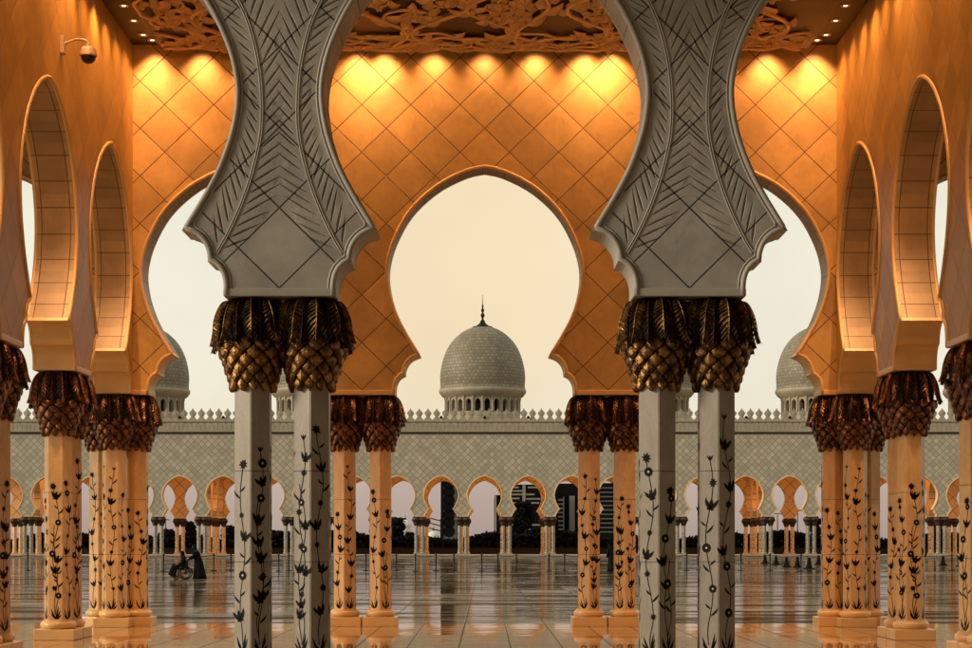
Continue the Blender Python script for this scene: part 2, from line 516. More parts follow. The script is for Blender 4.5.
def arch_wall(root, piers, bay, top, mats, t=T, bead=.05, cut0=None, cut1=None, carve=None, bead_faces=(-1, 1), inner=None, wallname='wall', second=True):
    """piers: list of pier positions along local x. cut0/cut1: half piers at the ends, cut at that distance from the pier axis"""
    mw, mtrim, ms = mats
    W = MB()
    n = len(piers)
    W2 = MB() if inner else None
    for i, h in enumerate(piers):
        cut = None
        if i == 0 and cut0 is not None: cut = (1, cut0)
        if i == n-1 and cut1 is not None: cut = (-1, cut1)
        cv = carve if cut is None else None
        pier_front(W, h, bay, top, -t/2, False, cut, cv)
        pier_front(W2 or W, h, bay, top, t/2, True, cut, None)
        u0 = -.687 if not (cut and cut[0] > 0) else cut[1]
        u1 = .687 if not (cut and cut[0] < 0) else -cut[1]
        W.add([(h+u0,-t/2,4.81),(h+u1,-t/2,4.81),(h+u1,t/2,4.81),(h+u0,t/2,4.81)], [(3,2,1,0)])
    e0 = piers[0]+(cut0 if cut0 is not None else -bay/2); e1 = piers[-1]-(cut1 if cut1 is not None else -bay/2)
    z0 = 4.81 if cut0 is not None else 9.51
    W.add([(e0,-t/2,z0),(e0,t/2,z0),(e0,t/2,top),(e0,-t/2,top)], [(0,3,2,1)])
    W.add([(e1,-t/2,z0),(e1,t/2,z0),(e1,t/2,top),(e1,-t/2,top)], [(0,1,2,3)])
    W.add([(e0,-t/2,top),(e1,-t/2,top),(e1,t/2,top),(e0,t/2,top)], [(0,1,2,3)])
    if W2: W.add(W2.v, W2.f, 1)
    W.build(wallname, [mw, inner] if inner else mw, root)
    P = profile(bay)
    # one lining and one moulding for each opening
    for i in range(n-1):
        a = piers[i]; c = piers[i+1]
        pl = [(a+u, z) for u, z in P] + [(c-u, z) for u, z in reversed(P[:-1])]
        q = MB(); L = 0
        rows = []
        for j, (h, z) in enumerate(pl):
            if j: L += (Vector(pl[j])-Vector(pl[j-1])).length
            for e in (0, 1):
                q.uv[len(q.v)] = (L, (-t/2 if e == 0 else t/2))
                q.v.append((h, -t/2 if e == 0 else t/2, z))
        for j in range(len(pl)-1):
            q.f.append([2*j, 2*j+1, 2*j+3, 2*j+2]); q.mi.append(1 if max(pl[j][1], pl[j+1][1]) < 5.68 else 0)
            z = pl[j][1]; q.sm.append(z > 5.7 and pl[j+1][1] > 5.7)
        q.build('arch_lining', [ms, mtrim], root)
        if bead:
            mo = MB()
            ol = offset(pl, bead*.75)
            for s in bead_faces:
                mo.tube([(h, s*(t/2), z) for h, z in ol], bead, 8)
                if not second: continue
                ol2 = offset(pl, bead*2.3)
                mo.tube([(h, s*(t/2-.004), z) for h, z in ol2], bead*.42, 6)
            mo.build('arch_moulding', mtrim, root)
    for i, h in enumerate(piers):
        if i == 0 and cut0 is not None: u0, u1 = cut0+.0, .70
        elif i == n-1 and cut1 is not None: u0, u1 = -.70, -cut1
        else: u0, u1 = -.70, .70
        q = MB(); q.bbox(h+u0, h+u1, -t/2-.02, t/2+.02, 4.796, 4.90, .018)
        q.build('impost', mtrim, root)

# ------------------------------------------------------------------ the columns
def hexring(R, z, rot=0):
    return [(R*cos(rot+pi/3*k+pi/2), R*sin(rot+pi/3*k+pi/2), z) for k in range(6)]   # a corner points along +-y

def shaft_mesh(mat):
    bm = bmesh.new()
    lo = [bm.verts.new(p) for p in hexring(.256, .33)]; hi = [bm.verts.new(p) for p in hexring(.252, 3.75)]
    for k_ in range(6): bm.faces.new((lo[k_], lo[(k_+1)%6], hi[(k_+1)%6], hi[k_]))
    bm.faces.new(lo[::-1]); bm.faces.new(hi)
    ed = [e for e in bm.edges if abs(e.verts[0].co.z-e.verts[1].co.z) > 1]
    bmesh.ops.bevel(bm, geom=ed, offset=.008, segments=2, affect='EDGES')
    me = bpy.data.meshes.new('shaft'); bm.to_mesh(me); bm.free(); me.materials.append(mat)
    return me

def inlay_mesh(seed):
    """black flowering vines let into the six faces of the shaft"""
    rnd = random.Random(seed)
    q = MB()
    R = .256
    ap = R*cos(pi/6)
    for fc in range(6):
        an = pi/2+pi/6+pi/3*fc
        nx, ny = cos(an), sin(an); tx, ty = -ny, nx
        def P(s, z, e=.003):
            return ((ap*(1-.0156*(z-.33)/3.42)+e)*nx+s*tx, (ap*(1-.0156*(z-.33)/3.42)+e)*ny+s*ty, z)
        def poly(pts, e=.003, mi=0):
            q.add([P(s, z, e) for s, z in pts], [list(range(len(pts)))], mi)
        def leaf(s, z, ang, ln, w, bend=0.0):
            d = Vector((sin(ang), cos(ang))); n = Vector((d.y, -d.x))
            c = Vector((s, z)); L = []; Rr = []
            for k_ in range(7):
                t_ = k_/6
                m_ = c+d*ln*t_+n*bend*sin(pi*t_*.5)*ln
                hw = w*sin(pi*t_**.75)
                L.append(m_-n*hw); Rr.append(m_+n*hw)
            for k_ in range(6):
                poly([L[k_], Rr[k_], Rr[k_+1], L[k_+1]])
        def line(pts, w):
            for i in range(len(pts)-1):
                a = Vector(pts[i]); b = Vector(pts[i+1]); d = (b-a); n = Vector((d.y, -d.x)).normalized()*w
                poly([a-n, a+n, b+n, b-n])
        def star(s, z, r, n=8):
            off = rnd.random()
            for k_ in range(n):
                leaf(s, z, off+2*pi*k_/n, r*rnd.uniform(.85, 1.1), r*.22)
            poly([(s+r*.36*cos(a_), z+r*.36*sin(a_)) for a_ in [2*pi*j/10 for j in range(10)]], .0036)
        def ringf(s, z, r):
            for k_ in range(9):
                a_ = 2*pi*k_/9
                c = (s+r*.62*cos(a_), z+r*.62*sin(a_))
                poly([(c[0]+r*.42*cos(b_), c[1]+r*.42*sin(b_)) for b_ in [2*pi*j/8 for j in range(8)]], .003+.00015*k_)
            poly([(s+r*.24*cos(a_), z+r*.24*sin(a_)) for a_ in [2*pi*j/10 for j in range(10)]], .0050, 1)
        def tulip(s, z, h, tilt=0.0):
            for a_, l_, w_ in ((-.30, 1.0, .17), (0, .90, .19), (.30, 1.0, .17)):
                leaf(s, z, a_+tilt, h*l_, h*w_, bend=-.25 if a_ < 0 else (.25 if a_ > 0 else 0))
            leaf(s, z+h*.02, tilt+1.5, h*.33, h*.09); leaf(s, z+h*.02, tilt-1.5, h*.33, h*.09)
        top = rnd.choice([2.4, 2.7, 2.95, 3.2]) + rnd.uniform(-.1, .1)
        # tuft at the foot
        for a_, l_ in ((-.5, .15), (-.22, .21), (.04, .25), (.28, .19), (.55, .13)):
            leaf(rnd.uniform(-.02, .02), .36, a_, l_, .015, bend=.18*(1 if a_ > 0 else -1))
        for pas in range(2 if rnd.random() < .55 else 1):
            amp = rnd.uniform(.034, .060)*(1 if pas == 0 else -1); ph = rnd.uniform(0, 6)
            tp = top if pas == 0 else top*rnd.uniform(.62, .82)
            zs = [.45+(tp-.45)*i/60 for i in range(61)]
            sx = lambda z: amp*sin(z*4.6+ph)*min(1, (z-.4)*3)
            line([(sx(z), z) for z in zs], .0056)
            z = .72+rnd.uniform(0, .2)+pas*.15; kind = rnd.randrange(3)
            while z < tp-.12:
                s_ = sx(z)
                if kind == 0: tulip(s_, z-.03, rnd.uniform(.13, .165), rnd.uniform(-.35, .35))
                elif kind == 1:
                    off = rnd.choice((-1, 1))*.05*(pas > 0)
                    (star if rnd.random() < .55 else ringf)(s_+off*.6, z+.03, rnd.uniform(.045, .060))
                else:
                    sd_ = rnd.choice((-1, 1)); leaf(s_, z-.05, .38*sd_, .14, .016, .35*sd_); leaf(s_, z+.04, -.45*sd_, .10, .014, -.35*sd_)
                kind = (kind+rnd.choice((1, 1, 2))) % 3
                z += rnd.uniform(.20, .30)
            if pas == 0:
                (star if rnd.random() < .6 else tulip)(sx(tp), tp, .07 if 1 else .1)
    return q.mesh('inlay', [M['inlay'], M['flower_eye']])

def crown_meshes(seed, mf, ms):
    rnd = random.Random(seed)
    rp = [(4.42,.455),(4.30,.44),(4.18,.415),(4.05,.372),(3.92,.325),(3.80,.285),(3.66,.25)]
    def rad(z):
        for i in range(len(rp)-1):
            if rp[i][0] >= z >= rp[i+1][0]:
                f = (rp[i][0]-z)/(rp[i][0]-rp[i+1][0]); return rp[i][1]+(rp[i+1][1]-rp[i][1])*f
        return rp[0][1] if z > rp[0][0] else rp[-1][1]
    sc = MB()
    sc.lathe([(.20,3.70)]+[(rad(z)-.045, z) for z in (3.72,3.8,3.92,4.05,4.18,4.3,4.42)]+[(.40,4.60),(.30,4.74),(.30,4.79)], 18)
    core_n = len(sc.f)
    rows = 6; n = 11
    for r in range(rows):
        zc = 4.21-r*.098
        for k_ in range(n):
            th = 2*pi*(k_+.5*(r % 2))/n+rnd.uniform(-.02, .02)
            R0 = rad(zc); hw = pi*R0/n*.86; H = .086
            vs = []; G = 4
            # diamond shield, tip pointing down and standing away from the core
            pts = [(0,1),( .62,.55),(1,.05),(.66,-.55),(0,-1.05),(-.66,-.55),(-1,.05),(-.62,.55)]
            lift = rnd.uniform(.85, 1.15)
            for ring, sfac, bul in ((0, 1.0, 0.0), (1, .62, .021), (2, .0, .031)):
                for (a, b_) in (pts if ring < 2 else [(0, -.12)]):
                    s_ = a*hw*sfac if ring < 2 else 0
                    zz = zc+b_*H*(sfac if ring < 2 else 1)
                    out = rad(zz)+.004+bul*lift+.030*(1-(b_ if ring < 2 else 0))*.5
                    aa = th+s_/R0
                    vs.append((out*cos(aa), out*sin(aa), zz))
            # rim thickness
            base = [((rad(zc+b_*H)-.05)*cos(th+a*hw/R0), (rad(zc+b_*H)-.05)*sin(th+a*hw/R0), zc+b_*H) for a, b_ in pts]
            fs = []
            for j in range(8):
                j2 = (j+1) % 8
                fs.append((j2, j, 8+j, 8+j2)); fs.append((8+j2, 8+j, 16))
                fs.append((17+j, j, j2, 17+j2)[::-1])
            sc.add(vs+base, fs, 1, False)
    ms_ = sc.mesh('scale_collar', [M['core'], ms])
    fr = MB()
    NF = 10
    for layer in range(2):
        for k_ in range(NF):
            th = 2*pi*(k_+.5*layer)/NF+rnd.uniform(-.06, .06)
            dl = rnd.uniform(-.05, .05)
            lo = (4.15 if layer == 0 else 4.22)+dl
            flare = rnd.uniform(-.015, .025)
            path = catmull([(.29,4.775),(.37,4.755),(.435,4.66),(.472+(.012*layer),4.52),(.495+flare*.5+.012*layer,(4.4+lo)/2+.03),(.535+flare+.01*layer, lo)], 3)
            sway = rnd.uniform(-.08, .08)
            N = len(path)
            C = []
            for i, (r_, z_) in enumerate(path):
                t_ = i/(N-1); a_ = th+sway*t_*t_
                C.append((r_, z_, a_, t_))
            W_ = lambda t_: .138*min(1, .42+2.0*t_)*(1-max(0, t_-.45)/.60)**.8 if t_ < 1.0 else .004
            def pt(c, s, out):
                r_, z_, a_, t_ = c
                aa = a_+s/max(r_, .3); rr = r_+out
                return (rr*cos(aa), rr*sin(aa), z_)
            # leaflets: overlapping slanted blades on both sides of the rib
            sink = -.030 if layer == 0 else 0.0
            def Cat(t):
                f = max(0, min(.9999, t))*(N-1); i_ = int(f); f -= i_
                a = C[i_]; b = C[min(i_+1, N-1)]
                return tuple(a[j]+(b[j]-a[j])*f for j in range(4))
            NL = 13
            for side in (1, -1):
                for i in range(NL):
                    t0 = .02+.90*i/NL; dt = .90/NL
                    w = W_(t0)*rnd.uniform(.90, 1.08); run = .15
                    b0 = Cat(t0); b1 = Cat(t0+dt*.80)
                    m0 = Cat(t0+run*.55); m1 = Cat(t0+run*.55+dt*.66)
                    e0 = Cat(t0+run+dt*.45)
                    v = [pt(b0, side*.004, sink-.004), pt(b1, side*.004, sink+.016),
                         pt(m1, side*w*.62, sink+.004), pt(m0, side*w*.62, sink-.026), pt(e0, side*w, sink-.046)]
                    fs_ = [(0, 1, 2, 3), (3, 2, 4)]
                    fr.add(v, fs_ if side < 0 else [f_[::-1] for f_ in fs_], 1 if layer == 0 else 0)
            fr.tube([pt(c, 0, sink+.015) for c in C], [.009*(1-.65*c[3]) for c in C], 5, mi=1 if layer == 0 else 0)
    mf_ = fr.mesh('frond_crown', [mf, M['under']])
    return mf_, ms_

def base_mesh(mat):
    q = MB(); pr = [(.255,.185),(.29,.188)]
    for i in range(9):
        a = -pi/2+pi*i/8; pr.append((.262+.058*cos(a), .262+.066*sin(a)))
    pr += [(.275,.332),(.262,.345)]
    q.lathe(pr, 32)
    return q.mesh('base', mat)

def plinth_mesh(mat):
    q = MB(); q.bbox(-.3585, .3585, -.365, .365, 0.0, .188, .012); return q.mesh('plinth', mat)

inl = [inlay_mesh(s) for s in (11, 23, 37, 51)]
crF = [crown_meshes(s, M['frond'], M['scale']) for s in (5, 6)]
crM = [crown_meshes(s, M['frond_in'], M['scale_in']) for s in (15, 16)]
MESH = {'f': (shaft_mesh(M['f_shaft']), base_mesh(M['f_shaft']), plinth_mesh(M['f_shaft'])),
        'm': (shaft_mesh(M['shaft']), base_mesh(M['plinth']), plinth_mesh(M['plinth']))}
def first_column(kind, v):
    r = bpy.data.objects.new('column', None); COL.objects.link(r); r.empty_display_size = .2
    sh, ba, pl = MESH[kind]
    cr = (crF if kind == 'f' else crM)[v % 2]
    link(bpy.data.objects.new('plinth', pl), r)
    link(bpy.data.objects.new('base', ba), r)
    s = link(bpy.data.objects.new('shaft', sh), r)
    link(bpy.data.objects.new('inlay', inl[v % 4]), s)
    link(bpy.data.objects.new('scale_collar', cr[1]), r)
    link(bpy.data.objects.new('frond_crown', cr[0]), r)
    return r
PROTO = {}
def column(kind, v, x, y, rz, label, group):
    key = (kind, v)
    if key not in PROTO:
        PROTO[key] = first_column(kind, v); o = PROTO[key]
    else:
        o = copy_tree(PROTO[key])
    o.location = (x, y, 0); o.rotation_euler = (0, 0, rz)
    props(o, label, 'column', group)
    return o

G1 = 'grey columns in the foreground'; G2 = 'warm lit columns along the courtyard'; G3 = 'warm lit columns along the side walls'; G4 = 'warm lit columns clustered in the corners'
D = .373
vi = 0
for sx, sw in ((-1, 'left'), (1, 'right')):
    for dx, dw in ((-D, 'left'), (D, 'right')):
        flip = 0 if dx < 0 else pi/3*2
        column('f', (0 if dx < 0 else 1)+(2 if sx > 0 else 0), sx*2.55+dx, YF, flip,
               f'tall grey foreground column with black flower inlay, {dw} one of the nearest {sw} pair', G1)
        column('m', (1 if dx < 0 else 2), sx*2.55+dx, YM, pi if sx > 0 else 0,
               f'amber column with black vines beside the courtyard, {dw} one of the middle {sw} pair', G2)
    column('f', 1, sx*7.65-D*sx, YF, 0, f'inner grey column under the outer {sw} end of the foreground carved wall', G1)
    column('f', 2, sx*7.65+D*sx, YF, 0, f'outermost grey column under the outer {sw} end of the foreground carved wall', G1)
    # corner cluster
    column('m', 3, sx*7.65-sx*D, YM, 0, f'amber column nearest the courtyard centre in the {sw} corner cluster', G4)
    column('m', 1, sx*7.65+sx*D, YM, pi/3, f'half hidden amber column at the outer side of the {sw} corner cluster', G4)
    column('m', 0, sx*7.65, YM-.47, pi/2, f'amber column standing in front in the {sw} corner cluster of three', G4)
    for yy, nm in ((YM-BS, 'second'), (YM-2*BS, 'nearest')):
        for dy, dn in ((-D, 'front'), (D, 'rear')):
            column('m', (2 if dy < 0 else 3)-(1 if nm == 'nearest' else 0), sx*7.65, yy+dy, pi/2 if dy < 0 else -pi/2,
                   f'amber column with black vines, {dn} one of the {"pair at the " + sw + " edge of the picture" if nm == "nearest" else "pair under the " + sw + " side wall"}', G3)

# ------------------------------------------------------------------ near walls
Cst, lf = palm_leaflets()
lf2 = lf + [((-a[0], a[1]), (-b[0], b[1]), w, d) for a, b, w, d in lf]
fw = empty('carved_wall', (0, YF, 0), 0, 'grey marble arcade wall in the foreground carved with palm fronds above paired columns', 'wall')
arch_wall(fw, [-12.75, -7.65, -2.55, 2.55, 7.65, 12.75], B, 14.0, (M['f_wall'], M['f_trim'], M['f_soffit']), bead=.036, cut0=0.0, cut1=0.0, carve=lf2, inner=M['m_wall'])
for h in (-7.65, -2.55, 2.55, 7.65):
    q = MB()
    for sg in (1, -1):
        for off in (-.013, .013):
            ol = offset(Cst, off)
            q.tube([(h+sg*u, -T/2-.002, z) for u, z in ol], [.0095]*len(ol), 6)
    q.build('palm_stem', M['f_trim'], fw)

mw = empty('arcade_wall', (0, YM, 0), 0, 'amber tiled wall with keyhole arches opening to the courtyard, across the picture', 'wall')
arch_wall(mw, [-12.75, -7.65, -2.55, 2.55, 7.65, 12.75], B, ZC+.3, (M['m_wall'], M['trim'], M['soffit']), bead=.036, second=False, cut0=0.0, cut1=0.0)
for sx, sw in ((-1, 'left'), (1, 'right')):
    # local x runs along +y of the world
    r = empty('arcade_wall', (sx*7.65, YM, 0), pi/2, f'amber side wall with receding arches along the {sw} of the passage', 'wall')
    arch_wall(r, [-3*BS, -2*BS, -BS, 0.0], BS, ZC+.3, (M['s_wall'], M['trim'], M['soffit']), bead=.036, second=False, cut0=T/2+.002, cut1=T/2+.002)

# ------------------------------------------------------------------ setting: floors, ceiling
q = MB(); q.box(-3000, 3000, -300, 6000, -.3, -.012); g = q.build('ground', M['ground']); props(g, kind='structure')
q = MB(); q.add([(-140,YM+.95,-.004),(140,YM+.95,-.004),(140,YA-1.0,-.004),(-140,YA-1.0,-.004)], [(0,1,2,3)])
g = q.build('courtyard', M['court']); props(g, kind='structure')
q = MB(); q.add([(-60,-25,0),(60,-25,0),(60,YM+.95,0),(-60,YM+.95,0)], [(0,1,2,3)])
g = q.build('floor', M['floor']); props(g, kind='structure')
q = MB(); q.bbox(-90, 90, YA-1.0, YR+1.0, -.01, .30, .02)
g = q.build('step', M['step']); props(g, kind='structure')

q = MB()
q.box(-36, 36, YF+T/2+.003, YM-T/2-.003, ZC, ZC+.28)
ce = q.build('ceiling', M['ceil']); props(ce, kind='structure')
q = MB(); px1 = 7.65-T/2-.70; py0, py1 = YF+T/2+.8, YM-T/2-.70
ZP = ZC-.27
q.bbox(-px1, px1, py0, py1, ZP, ZC-.001, .03)
q.build('ceiling_panel', M['ceil'], ce)
q = MB(); q.box(-11, 46, -30, YF-T/2-.004, 12.2, 12.7); g = q.build('roof', M['f_trim']); props(g, kind='structure')  # unseen roof added to shade the carved wall
q = MB(); q.box(13, 13.6, -30, YF-T/2-.004, 0, 12.19); q.box(-40, 12.99, -16, -15.4, 0, 12.19); g = q.build('wall', M['f_trim']); props(g, kind='structure')  # unseen side and back walls added to keep sky light off the carved wall
# carved scrolling vines
v = MB(); rnd = random.Random(21)
def vine_leaf(x, y, ang, ln, w, z=ZP, curl=.0):
    rows = []
    for i in range(9):
        t = i/8; a = ang+curl*t
        cx = x+ln*(t if abs(curl) < 1e-3 else (sin(ang+curl*t)-sin(ang))/curl) if False else x+ln*t*cos(a); cy = y+ln*t*sin(a)
        hw = w*sin(pi*min(1, t**.7*1.0))*(1+.25*(i % 2)) if 0 < i < 8 else .004
        nx, ny = -sin(a), cos(a); h = .045+.075*sin(pi*t)
        rows.append([(cx-nx*hw, cy-ny*hw, z-h*.35), (cx-nx*hw*.5, cy-ny*hw*.5, z-h), (cx, cy, z-h*.62),
                     (cx+nx*hw*.5, cy+ny*hw*.5, z-h), (cx+nx*hw, cy+ny*hw, z-h*.35)])
    v.strip(rows)
def vine_tube(pts, r0, r1, lift=.035):
    n = len(pts)
    v.tube([(a, b, ZP-lift-.03*sin(pi*i/(n-1))) for i, (a, b) in enumerate(pts)], [r0+(r1-r0)*i/(n-1) for i in range(n)], 7)
def inside(x, y): return -px1+.12 < x < px1-.12 and py0 < y < py1-.06
def flower(x, y, r):
    for k_ in range(6):
        vine_leaf(x, y, k_*pi/3+rnd.random(), r, r*.33)
    v.lathe([(.001, ZP-.14), (r*.22, ZP-.12), (r*.3, ZP-.05)], 8, x, y, cap=False)
def scroll(x, y, a0, R, sgn, turns=1.35, r0=.05):
    n = 44; pts = []; cx = x-sgn*R*sin(a0)*-1*-1; 
    # spiral: centre to the left (sgn=1) or right of the heading
    c = Vector((x, y))+Vector((-sin(a0), cos(a0)))*R*sgn
    st = math.atan2(y-c.y, x-c.x)
    for i in range(n):
        t = i/(n-1); rr = R*(1-.82*t**.9); a = st+sgn*2*pi*turns*t
        pts.append((c.x+rr*cos(a), c.y+rr*sin(a)))
    pts = [(min(max(px_, -px1+.08), px1-.08), min(max(py_, py0), py1-.05)) for px_, py_ in pts]
    vine_tube(pts, r0, r0*.45)
    for i in range(5, n-8, 5):
        d = math.atan2(pts[i+1][1]-pts[i][1], pts[i+1][0]-pts[i][0])
        for sd in ((-sgn,) if i % 2 else (-sgn, sgn)):
            if inside(*pts[i]) and rnd.random() < .85:
                L_ = rnd.uniform(.24, .42)*(1 if sd == -sgn else .6)
                e = (pts[i][0]+L_*cos(d+sd*.7), pts[i][1]+L_*sin(d+sd*.7))
                if inside(*e): vine_leaf(pts[i][0], pts[i][1], d+sd*rnd.uniform(.45, .95), L_, L_*.22, curl=sd*.5)
    if inside(c.x, c.y): flower(c.x, c.y, .24)
x0 = -px1+.55; si = 0
while x0 < px1-.4:
    ph = rnd.uniform(0, 6.28); A = rnd.uniform(.35, .6); wl = rnd.uniform(3.2, 4.4); drift = rnd.uniform(-.12, .12)
    ys = [36.6-.09*i for i in range(84)]
    cl_ = lambda x_: min(max(x_, -px1+.1), px1-.1)
    pts = [(cl_(x0+A*sin(2*pi*y_/wl+ph)+drift*(36.6-y_)), y_) for y_ in ys]
    vine_tube(pts, .044, .034, .05)
    sd = 1 if si % 2 else -1
    for i in range(4, 80, 4):
        d = math.atan2(pts[i+1][1]-pts[i][1], pts[i+1][0]-pts[i][0]); sd = -sd
        L_ = rnd.uniform(.42, .78)
        if i % 16 == 4:
            scroll(pts[i][0], pts[i][1], d+sd*.3, rnd.uniform(.40, .62), sd, 1.2, .032)
        else:
            e = (pts[i][0]+L_*cos(d+sd*.6), pts[i][1]+L_*sin(d+sd*.6))
            if inside(*e): vine_leaf(pts[i][0], pts[i][1], d+sd*rnd.uniform(.4, .8), L_, L_*.17, curl=-sd*rnd.uniform(.1, .6))
    x0 += rnd.uniform(.95, 1.25); si += 1
# dense interlace along the rim towards the courtyard
for ph, A, r_, oy, wl_ in ((0, .16, .034, .28, 1.7), (pi, .16, .030, .28, 1.7), (1.3, .10, .026, .2, 1.7), (.4, .32, .036, .75, 2.3), (3.5, .30, .032, .85, 2.3), (2.0, .22, .028, 1.15, 1.9)):
    xs = [-px1+.1+i*.08 for i in range(int((2*px1-.2)/.08))]
    vine_tube([(x_, py1-oy+A*sin(2*pi*x_/wl_+ph)+.05*sin(x_*9.1)) for x_ in xs], r_, r_, .04)
x_ = -px1+.3
while x_ < px1-.3:
    a = rnd.uniform(-.5, .5)+(pi if rnd.random() < .5 else 0)
    if inside(x_+.34*cos(a), py1-.3): vine_leaf(x_, py1-rnd.uniform(.2, 1.2), a, rnd.uniform(.22, .40), .07, curl=rnd.uniform(-.5, .5))
    x_ += rnd.uniform(.09, .16)
v.build('carved_vines', M['vine'], ce)

# ------------------------------------------------------------------ downlights and added fill spots
lens_m = MB(); lens_m.lathe([(.042, 0), (.036, .03)], 14); lens_me = lens_m.mesh('lens', M['lens'])
ring_m = MB(); ring_m.lathe([(.062, -.004), (.085, -.012), (.098, -.004), (.098, .004)], 18, cap=False); ring_me = ring_m.mesh('trim_ring', M['trim'])
LAMP = (1.0, .335, .055)
WASH = (1.0, .49, .215)
CROWN = (1.0, .56, .27)
FILL = (1.0, .42, .12)
def spot(loc, power, aim, size=80, blend=.8, col=LAMP, r=.05):
    d = bpy.data.lights.new('downlight_and_fill_beam', 'SPOT'); d.energy = power; d.color = col; d.spot_size = radians(size)
    d.spot_blend = blend; d.shadow_soft_size = r
    o = bpy.data.objects.new('downlight_and_fill_beam', d); COL.objects.link(o); o.location = loc
    o.rotation_euler = Vector(aim).to_track_quat('-Z', 'Y').to_euler()
    return o
first_dl = None
def downlight(x, y, aim, power, label, group, size=112, z=ZC-.004, col=WASH):
    global first_dl
    if first_dl is None:
        o = empty('downlight', (0, 0, 0)); link(bpy.data.objects.new('trim_ring', ring_me), o); link(bpy.data.objects.new('lens', lens_me), o); first_dl = o
    else: o = copy_tree(first_dl)
    o.location = (x, y, z)
    props(o, label, 'downlight', group)
    b = spot((x, y, z-.026), power, aim, size, 1.0, col, .10)
    b.parent = o; b.matrix_parent_inverse = Matrix(); b.location = (0, 0, -.026)
PW = 118
pool = [(0, 1.25), (1.05, .75), (2.08, 2.5), (2.62, 2.5), (3.75, .8), (4.75, .9), (5.85, 1.7), (6.82, 2.2)]
for i, (px_, p) in enumerate(pool):
    for sg in ((-1, 1) if px_ else (1,)):
        w = 'middle' if i == 0 else f'{nth(i)} to the ' + ('left' if sg < 0 else 'right') + ' of the middle one'
        downlight(sg*px_, YM-T/2-.36, (0, .42, -1), PW*p*1.05, f'small round downlight above the courtyard wall, {w}', 'downlights above the courtyard wall', 92)
ordn = ['first','second','third','fourth','fifth','sixth','seventh','eighth','ninth','tenth','eleventh','twelfth','thirteenth','fourteenth']
for sx, sw in ((-1, 'left'), (1, 'right')):
    for i in range(14):
        y_ = YM-T/2-.75-i*1.0
        p = PW*(2.0 if i in (3, 5, 6, 9) else (.5 if i in (1, 4, 8) else 1.0))
        downlight(sx*(7.65-T/2-.36), y_, (sx*.36, 0, -1), p, f'small bright downlight over the {sw} side wall, {ordn[i]} from the courtyard corner', f'downlights over the {sw} side wall', 80)

for sx, sw in ((-1, 'left'), (1, 'right')):
    for i, nm in enumerate(('nearest the courtyard', 'middle', 'nearest the viewer')):
        downlight(sx*7.65, YM-(i+.5)*BS, (0, 0, -1), 1250, f'small downlight under the crown of the {sw} side arch {nm}' if i != 1 else f'small downlight under the crown of the middle {sw} side arch', 'downlights in the side arches', 84, 9.44, CROWN)
for x in (-5.6, -2.8, 0, 2.8, 5.6):      # unseen spots added to rake light over the ceiling carving
    spot((x, YF+T/2+.5, 10.6), 500, (0, 1, .10), 46, 1.0, FILL, .10)
# unseen fill spots added to wash the walls, columns and floor
for (x, y, z, p, aim, sz) in [(-5.1, 24.6, 11.6, 780, (-.06, 1, -.70), 50), (0, 24.6, 11.6, 780, (0, 1, -.70), 50), (5.1, 24.6, 11.6, 780, (.06, 1, -.70), 50),
                              (-4.2, 31.0, 11.7, 110, (-.1, .25, -1), 62), (4.2, 31.0, 11.7, 110, (.1, .25, -1), 62), (0, 33.0, 11.7, 110, (0, .2, -1), 62),
                              (2.0, 29.5, 11.7, 170, (-1, .22, -.95), 58), (-2.0, 29.5, 11.7, 170, (1, .22, -.95), 58),
                              (-11.5, 32.0, 11.9, 110, (.25, .25, -1), 125), (11.5, 32.0, 11.9, 110, (-.25, .25, -1), 125)]:
    spot((x, y, z), p*.62, aim, sz, 1.0, FILL, .25)

# ------------------------------------------------------------------ security camera on the left wall
c = empty('security_camera', (-7.65+T/2, 31.3, 10.3), 0, 'dome security camera on a curved arm high on the left amber wall', 'camera')
q = MB(); q.bbox(0, .075, -.09, .09, -.16, .14, .012); q.build('wall_box', M['cam_white'], c)
q = MB(); q.tube(catmull([(.07,0,.02),(.16,0,.055),(.27,0,.095),(.38,0,.09),(.455,0,.055),(.475,0,.0)], 5), .022, 10)
q.tube([(.475,0,.02),(.475,0,-.04)], .034, 10); q.build('arm', M['cam_white'], c)
q = MB(); q.lathe([(.03,-.02),(.10,-.045),(.137,-.10),(.142,-.17),(.148,-.18),(.148,-.20),(.13,-.202)], 24, .475, 0); q.build('housing', M['cam_white'], c)
q = MB(); q.lathe([(.128,-.20),(.122,-.25),(.09,-.295),(.045,-.32),(.002,-.328)], 24, .475, 0); q.build('dome_cover', M['cam_dark'], c)

# ------------------------------------------------------------------ far arcade
NB = 14
fp = [(-NB+.5+i)*B for i in range(2*NB)]
FB = ZC+3.85        # wall head below the merlons
fa = empty('far_arcade', (0, YA, 0), 0, 'long pale tiled arcade with crenellated parapet across the far side of the courtyard', 'building')
arch_wall(fa, fp, B, 15.9, (M['far_wall'], M['far_soffit'], M['far_soffit']), t=.8, bead=.06, cut0=0.0, cut1=0.0, bead_faces=(-1,), inner=M['far_inner'], wallname='front_wall')
rr = bpy.data.objects.new('rear_gallery', None); link(rr, fa)
def sub_wall(parent_obj, loc, rz, piers, bay, top, cut, name):
    e = bpy.data.objects.new('frame', None)
    return e
